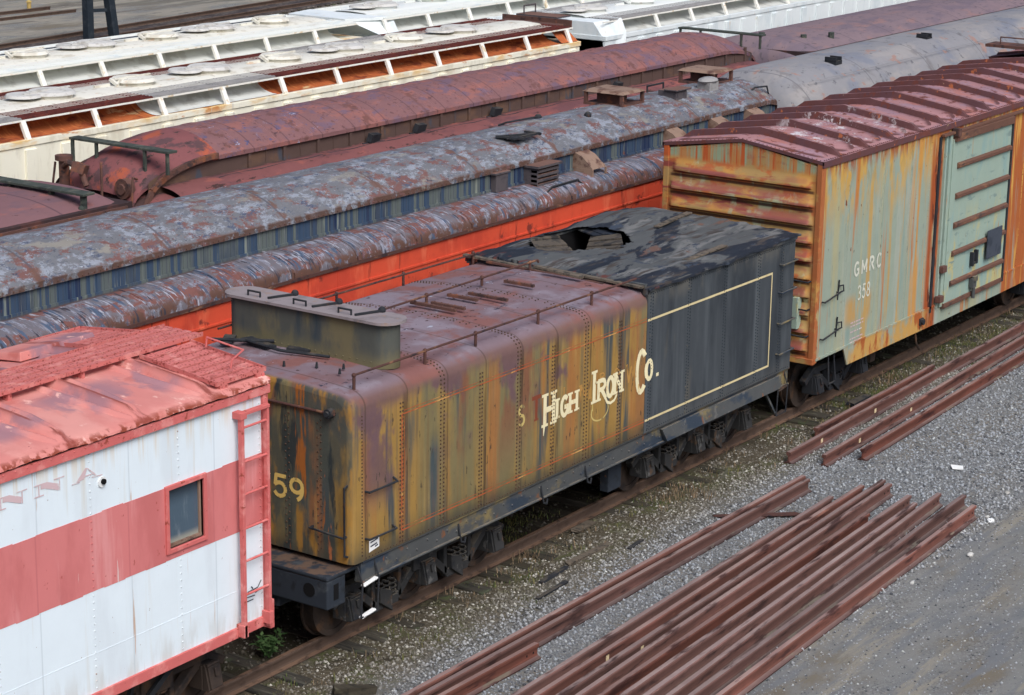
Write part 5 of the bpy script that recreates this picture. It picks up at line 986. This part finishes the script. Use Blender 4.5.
ft = track(40, 130, 40.9, 'dark track crossing the yard behind the white hoppers', ties=(52, 84), zr=.05); ft.rotation_euler = (0, 0, math.radians(6.6))
q = MB(); q.prism([(39.7, GZ-.05), (39.8, -.10), (42.0, -.10), (42.1, GZ-.05)], 40, 130); q.build('ballast_bed', M['bed'], ft)
track(45, 66, 50.7, 'half buried spur track at the top left corner', zr=-.05)

# ================================================================== LOOSE RAILS
GP = 'rusty rails laid in the gravel pile'
def loose(x0, y0, x1, y1, label, group, tags=(), sc=1.13, tilt=0.0):
    """one T rail from (x0, y0) to (x1, y1), standing on its foot."""
    L = math.hypot(x1-x0, y1-y0); o = thing('loose_rail', label, 'rail', (x0, y0, GZ+.002), group)
    o.rotation_euler = (tilt, 0, math.atan2(y1-y0, x1-x0))
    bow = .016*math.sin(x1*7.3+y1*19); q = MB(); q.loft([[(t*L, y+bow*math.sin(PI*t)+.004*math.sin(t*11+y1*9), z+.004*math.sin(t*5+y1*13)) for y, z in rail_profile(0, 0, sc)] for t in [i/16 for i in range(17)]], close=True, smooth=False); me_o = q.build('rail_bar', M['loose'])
    me_o.parent = o
    hole_ = MB()
    for d in (.09, .23): hole_.cyl((L-d, -.0125, .09), (L-d, -.0140, .09), .016, 8)
    h = hole_.build('bolt_hole', M['dark']); h.parent = o
    for tx in tags:
        q = MB(); d = tx-x0; q.box(d-.035, d+.035, -.0172, -.0126, .05, .12); k_ = q.build('paper_tag', M['tagcream']); k_.parent = o
    return o
LX = 17.0
def ext(xr, yr, yl, xl=20.75): return yr + (yl-yr)*(LX-xr)/(xl-xr)
pile = [(28.75, -3.43, -3.70, 'far edge rail of the big rail pile, nearest the separate pair', ()), (29.48, -3.58, -3.91, 'second rail from the far edge of the big rail pile', (21.78,)),
        (29.92, -3.73, -4.13, 'third rail from the far edge of the big rail pile', (22.29,)), (29.83, -3.88, -4.31, 'fourth rail from the far edge of the big rail pile', (21.55,)),
        (28.37, -4.21, -4.54, 'rail in the middle of the pile whose end stops shortest of all', ()), (29.50, -4.35, -4.76, 'rail of the pile on the near side of the short stopping rail', ()),
        (29.21, -4.58, -4.98, 'fourth rail from the road side edge of the pile', ()), (29.84, -4.68, -5.20, 'third rail from the road side edge of the pile', ()),
        (30.00, -5.01, -5.40, 'second rail from the road side edge of the pile', (21.74,)), (29.66, -5.32, -5.70, 'outermost rail of the pile on the dusty road side', ())]
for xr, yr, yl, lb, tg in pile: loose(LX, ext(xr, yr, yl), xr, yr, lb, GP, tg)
loose(17, -2.70, 29.35, -2.655, 'track side rail of the separate pair between tender and rail pile', 'pair of rails beside the pile')
loose(17, -2.86, 29.25, -2.78, 'pile side rail of the separate pair, closely paired with its neighbour', 'pair of rails beside the pile')
loose(15, -2.96, 21.44, -3.06, 'short ended rail lying against the separate pair at the bottom of the photo', 'pair of rails beside the pile')
loose(30.26, -1.92, 42.5, -1.66, 'rail nearest the boxcar in the group of three at the right', 'three rails beside the boxcar', (31.45, 33.53))
loose(30.48, -2.44, 42.6, -1.98, 'middle rail of the three beside the boxcar', 'three rails beside the boxcar', (31.83, 33.97))
loose(31.12, -2.79, 43.0, -2.36, 'rail nearest the road in the group of three at the right', 'three rails beside the boxcar', (32.09, 34.28))
loose(31.7, -1.66, 36.5, -1.58, 'short red brown rail half hidden behind the three rails beside the boxcar', 'three rails beside the boxcar')

# ================================================================== GROUND
def gz(x, y):
    z = GZ+.012*math.sin(x*1.3+y*.7)+.010*math.sin(x*.6-y*1.9+2)+.007*math.sin(x*3.1+y*2.7)
    if -6.2 < y < -2.2: z = GZ-.006+.006*math.sin(x*2.1+y*3)
    if y > -1.4: z -= .02
    return z
gx = sorted(set(list(np.arange(14, 46, .25))+[-300, -150, -60, -20, 0, 8, 11, 48, 52, 58, 66, 80, 110, 160, 260, 450])); gy = sorted(set(list(np.arange(-10, 2.01, .2))+[-300, -120, -40, -18, -13, 4, 8, 14, 22, 30, 40, 42, 44, 46, 48, 52, 60, 80, 130, 220, 450]))
q = MB(); q.add([(float(x), float(y), gz(x, y)) for x in gx for y in gy], [(i*len(gy)+j, (i+1)*len(gy)+j, (i+1)*len(gy)+j+1, i*len(gy)+j+1) for i in range(len(gx)-1) for j in range(len(gy)-1)], True)
tag(q.build('ground', M['ground']), kind='structure')

def stones(name, n, seed, yfun, smin, smax, m):
    R_ = np.random.default_rng(seed); x = R_.uniform(16.5, 44, n); y = yfun(R_, n, x)
    s = smin+(smax-smin)*R_.random(n)**2.2
    base = np.array([(1,0,0),(0,1,0),(-1,0,0),(0,-1,0),(.1,.1,.8),(0,0,-.5)], float)
    v = base[None]*R_.uniform(.6, 1.25, (n, 6, 3)); a = R_.uniform(0, 2*PI, n); t_ = R_.uniform(-.6, .6, n)
    X = v[:,:,0]*np.cos(a)[:,None]-v[:,:,1]*np.sin(a)[:,None]; Yv = v[:,:,0]*np.sin(a)[:,None]+v[:,:,1]*np.cos(a)[:,None]; Z = v[:,:,2]+X*t_[:,None]*.5
    z0 = np.array([gz(p, r_) for p, r_ in zip(x, y)])
    P = np.stack([X*s[:,None]+x[:,None], Yv*s[:,None]+y[:,None], Z*s[:,None]+z0[:,None]+s[:,None]*.12], -1).reshape(-1, 3)
    F = np.array([(0,1,4),(1,2,4),(2,3,4),(3,0,4),(1,0,5),(2,1,5),(3,2,5),(0,3,5)]); F = (F[None]+6*np.arange(n)[:,None,None]).reshape(-1, 3)
    me = bpy.data.meshes.new(name); me.vertices.add(len(P)); me.vertices.foreach_set('co', P.astype(np.float32).ravel()); me.loops.add(F.size); me.loops.foreach_set('vertex_index', F.astype(np.int32).ravel())
    me.polygons.add(len(F)); me.polygons.foreach_set('loop_start', np.arange(0, F.size, 3, dtype=np.int32)); me.materials.append(m); me.update(calc_edges=True); me.validate()
    o = bpy.data.objects.new(name, me); COL.objects.link(o); return o
def y_main(R_, n, x): return np.where(R_.random(n) < .75, R_.uniform(-5.6, -1.3, n), R_.uniform(-2.6, -.9, n))
tag(stones('ballast_gravel', 80000, 11, y_main, .010, .034, M['stone']), label='grey broken stone spread between the track and the rail pile', cat='gravel', kind='stuff')
def y_pile(R_, n, x): return R_.uniform(-5.75, -3.4, n)
tag(stones('pile_gravel', 5000, 15, y_pile, .012, .045, M['stone']), label='loose stones caught between the piled rails', cat='gravel', kind='stuff')
def y_road(R_, n, x): return -5.4-np.abs(R_.normal(0, 2.0, n))
tag(stones('road_gravel', 26000, 12, y_road, .004, .022, M['stone']), label='sparse stones strewn over the dusty yard road', cat='gravel', kind='stuff')
def y_track(R_, n, x): return R_.uniform(-.7, 1.4, n)
tag(stones('track_gravel', 6000, 13, y_track, .015, .045, M['stone']), label='stones between the sleepers of the near track', cat='gravel', kind='stuff')

def tufts(name, pts, m, label, hmin, hmax, per, spread, seed):
    R_ = random.Random(seed); q = MB()
    for x, y in pts:
        for _ in range(per):
            bx, by = x+R_.gauss(0, spread), y+R_.gauss(0, spread); h = R_.uniform(hmin, hmax); a = R_.uniform(0, 2*PI); l_ = R_.uniform(.2, .8)*h; w = R_.uniform(.004, .009); z = gz(bx, by)
            dx, dy = math.cos(a), math.sin(a); nx, ny = -dy*w, dx*w
            q.add([(bx-nx, by-ny, z), (bx+nx, by+ny, z), (bx+dx*l_*.45+nx*.7, by+dy*l_*.45+ny*.7, z+h*.7), (bx+dx*l_*.45-nx*.7, by+dy*l_*.45-ny*.7, z+h*.7), (bx+dx*l_, by+dy*l_, z+h)], [(0,1,2,3),(3,2,4)])
    return tag(q.build(name, m), label=label, cat='grass', kind='stuff')
R_ = random.Random(21)
tufts('grass', [(R_.uniform(17, 43), R_.choice((R_.uniform(-1.9, -.85), R_.uniform(-.6, 1.8)))) for _ in range(110)]+[(R_.uniform(23.5, 26), R_.uniform(-.4, .7)) for _ in range(60)]+[(R_.uniform(33.5, 41), R_.uniform(-1.5, -.9)) for _ in range(70)], M['grass'], 'low green weeds growing along the near rails', .02, .085, 22, .10, 1)
tufts('dry_grass', [(R_.uniform(18, 42), R_.uniform(-1.7, -.85)) for _ in range(60)]+[(27.8+R_.gauss(0, .3), -1.35+R_.gauss(0, .12)) for _ in range(26)]+[(24.2+R_.gauss(0, .15), -.95) for _ in range(8)]+[(35.7+R_.gauss(0, .2), -1.1) for _ in range(9)], M['drygrass'], 'dead straw coloured grass beside the near rail', .03, .14, 9, .09, 2)

# small things lying about
weed = thing('weed', 'bushy green weed growing in the gap between the caboose and the tender', 'weed', (19.45, -.42, GZ))
q = MB(); lf = MB(); R_ = random.Random(9)
for k_ in range(16):
    a = R_.uniform(0, 2*PI); h = R_.uniform(.16, .42); l_ = R_.uniform(.06, .24); p0 = (19.45, -.42, GZ); p1 = (19.45+l_*math.cos(a), -.42+l_*math.sin(a), GZ+h); q.cyl(p0, p1, .006, 5, .003)
    for j in range(9):
        t = R_.uniform(.35, 1.0); c = Vector(p0).lerp(Vector(p1), t); b_ = R_.uniform(0, 2*PI); s_ = R_.uniform(.03, .055); d = Vector((math.cos(b_), math.sin(b_), R_.uniform(-.2, .5))).normalized(); n_ = d.cross(Vector((0,0,1))).normalized()
        lf.add([c, c+d*s_+n_*s_*.5, c+d*s_*2.1, c+d*s_-n_*s_*.5], [(0,1,2,3)])
q.build('stem', M['leaf'], weed); lf.build('leaf_cluster', M['leaf'], weed)
def debris(name, label, cat, c, size, rot, m):
    t = thing(name, label, cat, c); q = MB(); q.obox(c, size, rot)
    R_ = random.Random(hash(label) % 99)
    q.v = [(x+R_.uniform(-.03, .03)*size[0], y+R_.uniform(-.12, .12)*size[1], z+R_.uniform(-.1, .1)*size[2]) for x, y, z in q.v]
    o = q.build(name, M[m]); bpy.data.objects.remove(t); tag(o, label, cat); return o
debris('wood_scrap', 'pale split plank lying on the sleeper ends under the middle of the tender', 'scrap wood', (25.75, -.98, -.13), (.55, .13, .03), (0, .05, .1), 'board')
debris('wood_scrap', 'long grey rotten plank in the gravel just outside the near rail', 'scrap wood', (24.9, -1.62, -.145), (1.15, .11, .04), (0, .04, .03), 'board')
debris('wood_scrap', 'blackened stick lying end to end with the grey rotten plank', 'scrap wood', (23.9, -1.68, -.15), (.7, .07, .03), (0, 0, .08), 'black')
debris('wood_scrap', 'dark narrow strip on gravel between the rotten plank and the rail pair', 'scrap wood', (23.4, -1.98, -.15), (.75, .06, .03), (0, 0, .05), 'black')
debris('wood_scrap', 'short black fragment on gravel near the middle of the tender', 'scrap wood', (25.6, -1.95, -.15), (.45, .05, .03), (0, 0, .1), 'black')
debris('old_sleeper', 'loose weathered sleeper end in the gravel at the bottom edge', 'sleeper', (19.25, -1.92, -.13), (.5, .12, .10), (0, .05, -.75), 'tie')
debris('wood_scrap', 'curved dark plank lying beside the near rail under the boxcar end', 'scrap wood', (34.1, -1.28, -.13), (.75, .14, .05), (0, .03, .02), 'black')
debris('steel_strap', 'thin rusty flat bar lying across the gravel between rail pair and rail pile', 'scrap metal', (27.75, -2.78, -.145), (.05, 1.35, .02), (0, 0, .66), 'pipe')
debris('paper_scrap', 'white scrap of paper on the gravel beyond the rail pile', 'paper', (31.68, -4.18, -.15), (.24, .17, .012), (.05, .08, .5), 'paper')
for i_, (x, y, s_, lb) in enumerate(((29.6, -5.62, .055, 'pale stone beside the end of the outermost pile rail'), (28.1, -5.95, .05, 'grey stone on the dusty road beside the rail pile'), (29.75, -5.5, .04, 'small light stone at the very end of the outermost pile rail'), (31.0, -5.3, .035, 'lone pebble on the road past the rail ends'), (26.6, -5.75, .035, 'little stone against the road side of the pile'))):
    q = MB(); R_ = random.Random(i_); q.ball((x, y, GZ+s_*.4), s_, 7, 5, (1.2, .9, .7)); q.v = [(a+R_.uniform(-.2, .2)*s_, b_+R_.uniform(-.2, .2)*s_, c+R_.uniform(-.2, .2)*s_) for a, b_, c in q.v]; tag(q.build('stone', M['lamp'] if i_ == 0 else M['hatchgrey']), lb, 'stone')
# bridge leg at the top left
ms = thing('steel_trestle', 'dark steel trestle legs with cross tie beyond the white hoppers, top left', 'trestle', (58.5, 42.0, GZ))
for (xa, xb, ya, yb) in ((58.55, 58.55, 41.75, 41.75), (59.5, 59.05, 41.35, 41.55)):
    q = MB(); q.bar((xa, ya, GZ), (xb, yb, 4.2), .30, .30); q.build('leg', M['mast'], ms, .02)
q = MB(); q.bar((58.55, 41.75, 1.15), (59.4, 41.4, 1.15), .10, .12); q.bar((58.55, 41.75, 3.4), (59.1, 41.5, 3.4), .10, .12); q.build('cross_tie', M['mast'], ms)
q = MB(); q.box(58.3, 59.4, 41.3, 42.0, 4.15, 4.4); q.build('cap_beam', M['mast'], ms)
q = MB(); q.cyl((65.44, 52.1, GZ), (65.44, 52.1, .12), .09, 10); q.cyl((65.44, 52.1, .12), (65.44, 52.1, .2), .14, 10, .05); tag(q.build('marker_post', M['straw']), 'short straw yellow marker post on the spur track at top left', 'marker post')

# ================================================================== CAMERA AND DAYLIGHT
cam_d = bpy.data.cameras.new('camera'); cam = bpy.data.objects.new('camera', cam_d); COL.objects.link(cam); S.camera = cam
yaw, pit, rol = (math.radians(a) for a in (34.366, 15.138, 0.913))
fw = Vector((math.cos(yaw)*math.cos(pit), math.sin(yaw)*math.cos(pit), -math.sin(pit))); r0 = fw.cross(Vector((0,0,1))).normalized(); u0 = r0.cross(fw)
rr = r0*math.cos(rol)+u0*math.sin(rol); uu = -r0*math.sin(rol)+u0*math.cos(rol)
mw = Matrix((rr, uu, -fw)).transposed().to_4x4(); mw.translation = Vector((0, -17.278, 10.77)); cam.matrix_world = mw
cam_d.sensor_width = 36; cam_d.lens = 2228.6*36/1024; cam_d.clip_start = .5; cam_d.clip_end = 2000

SUN_EL, SUN_AZ = 47.0, 240.0   # soft overcast light from behind the camera; azimuth of the direction towards the sun, from +X
w = bpy.data.worlds.new('World'); S.world = w; w.use_nodes = True; n = w.node_tree.nodes; n.clear()
out = n.new('ShaderNodeOutputWorld'); bg = n.new('ShaderNodeBackground'); sky = n.new('ShaderNodeTexSky'); sky.sky_type = 'NISHITA'; sky.sun_disc = False
sky.sun_elevation = math.radians(SUN_EL); sky.sun_rotation = math.radians(90-SUN_AZ); sky.air_density = 1.0; sky.dust_density = 10.0; sky.ozone_density = 7.0
bg.inputs[1].default_value = .135; w.node_tree.links.new(sky.outputs[0], bg.inputs[0]); w.node_tree.links.new(bg.outputs[0], out.inputs[0])
sd = bpy.data.lights.new('sun', 'SUN'); sd.energy = 1.6; sd.angle = math.radians(34); sd.color = (1, .985, .955)
so = bpy.data.objects.new('sun', sd); COL.objects.link(so)
d = Vector((math.cos(math.radians(SUN_AZ))*math.cos(math.radians(SUN_EL)), math.sin(math.radians(SUN_AZ))*math.cos(math.radians(SUN_EL)), math.sin(math.radians(SUN_EL))))
so.rotation_euler = d.to_track_quat('Z', 'Y').to_euler(); so.location = (0, -10, 30)
S.view_settings.view_transform = 'Standard'; S.view_settings.look = 'None'; S.view_settings.exposure = 0; S.view_settings.gamma = 1
S.cycles.max_bounces = 6; S.cycles.use_denoising = True
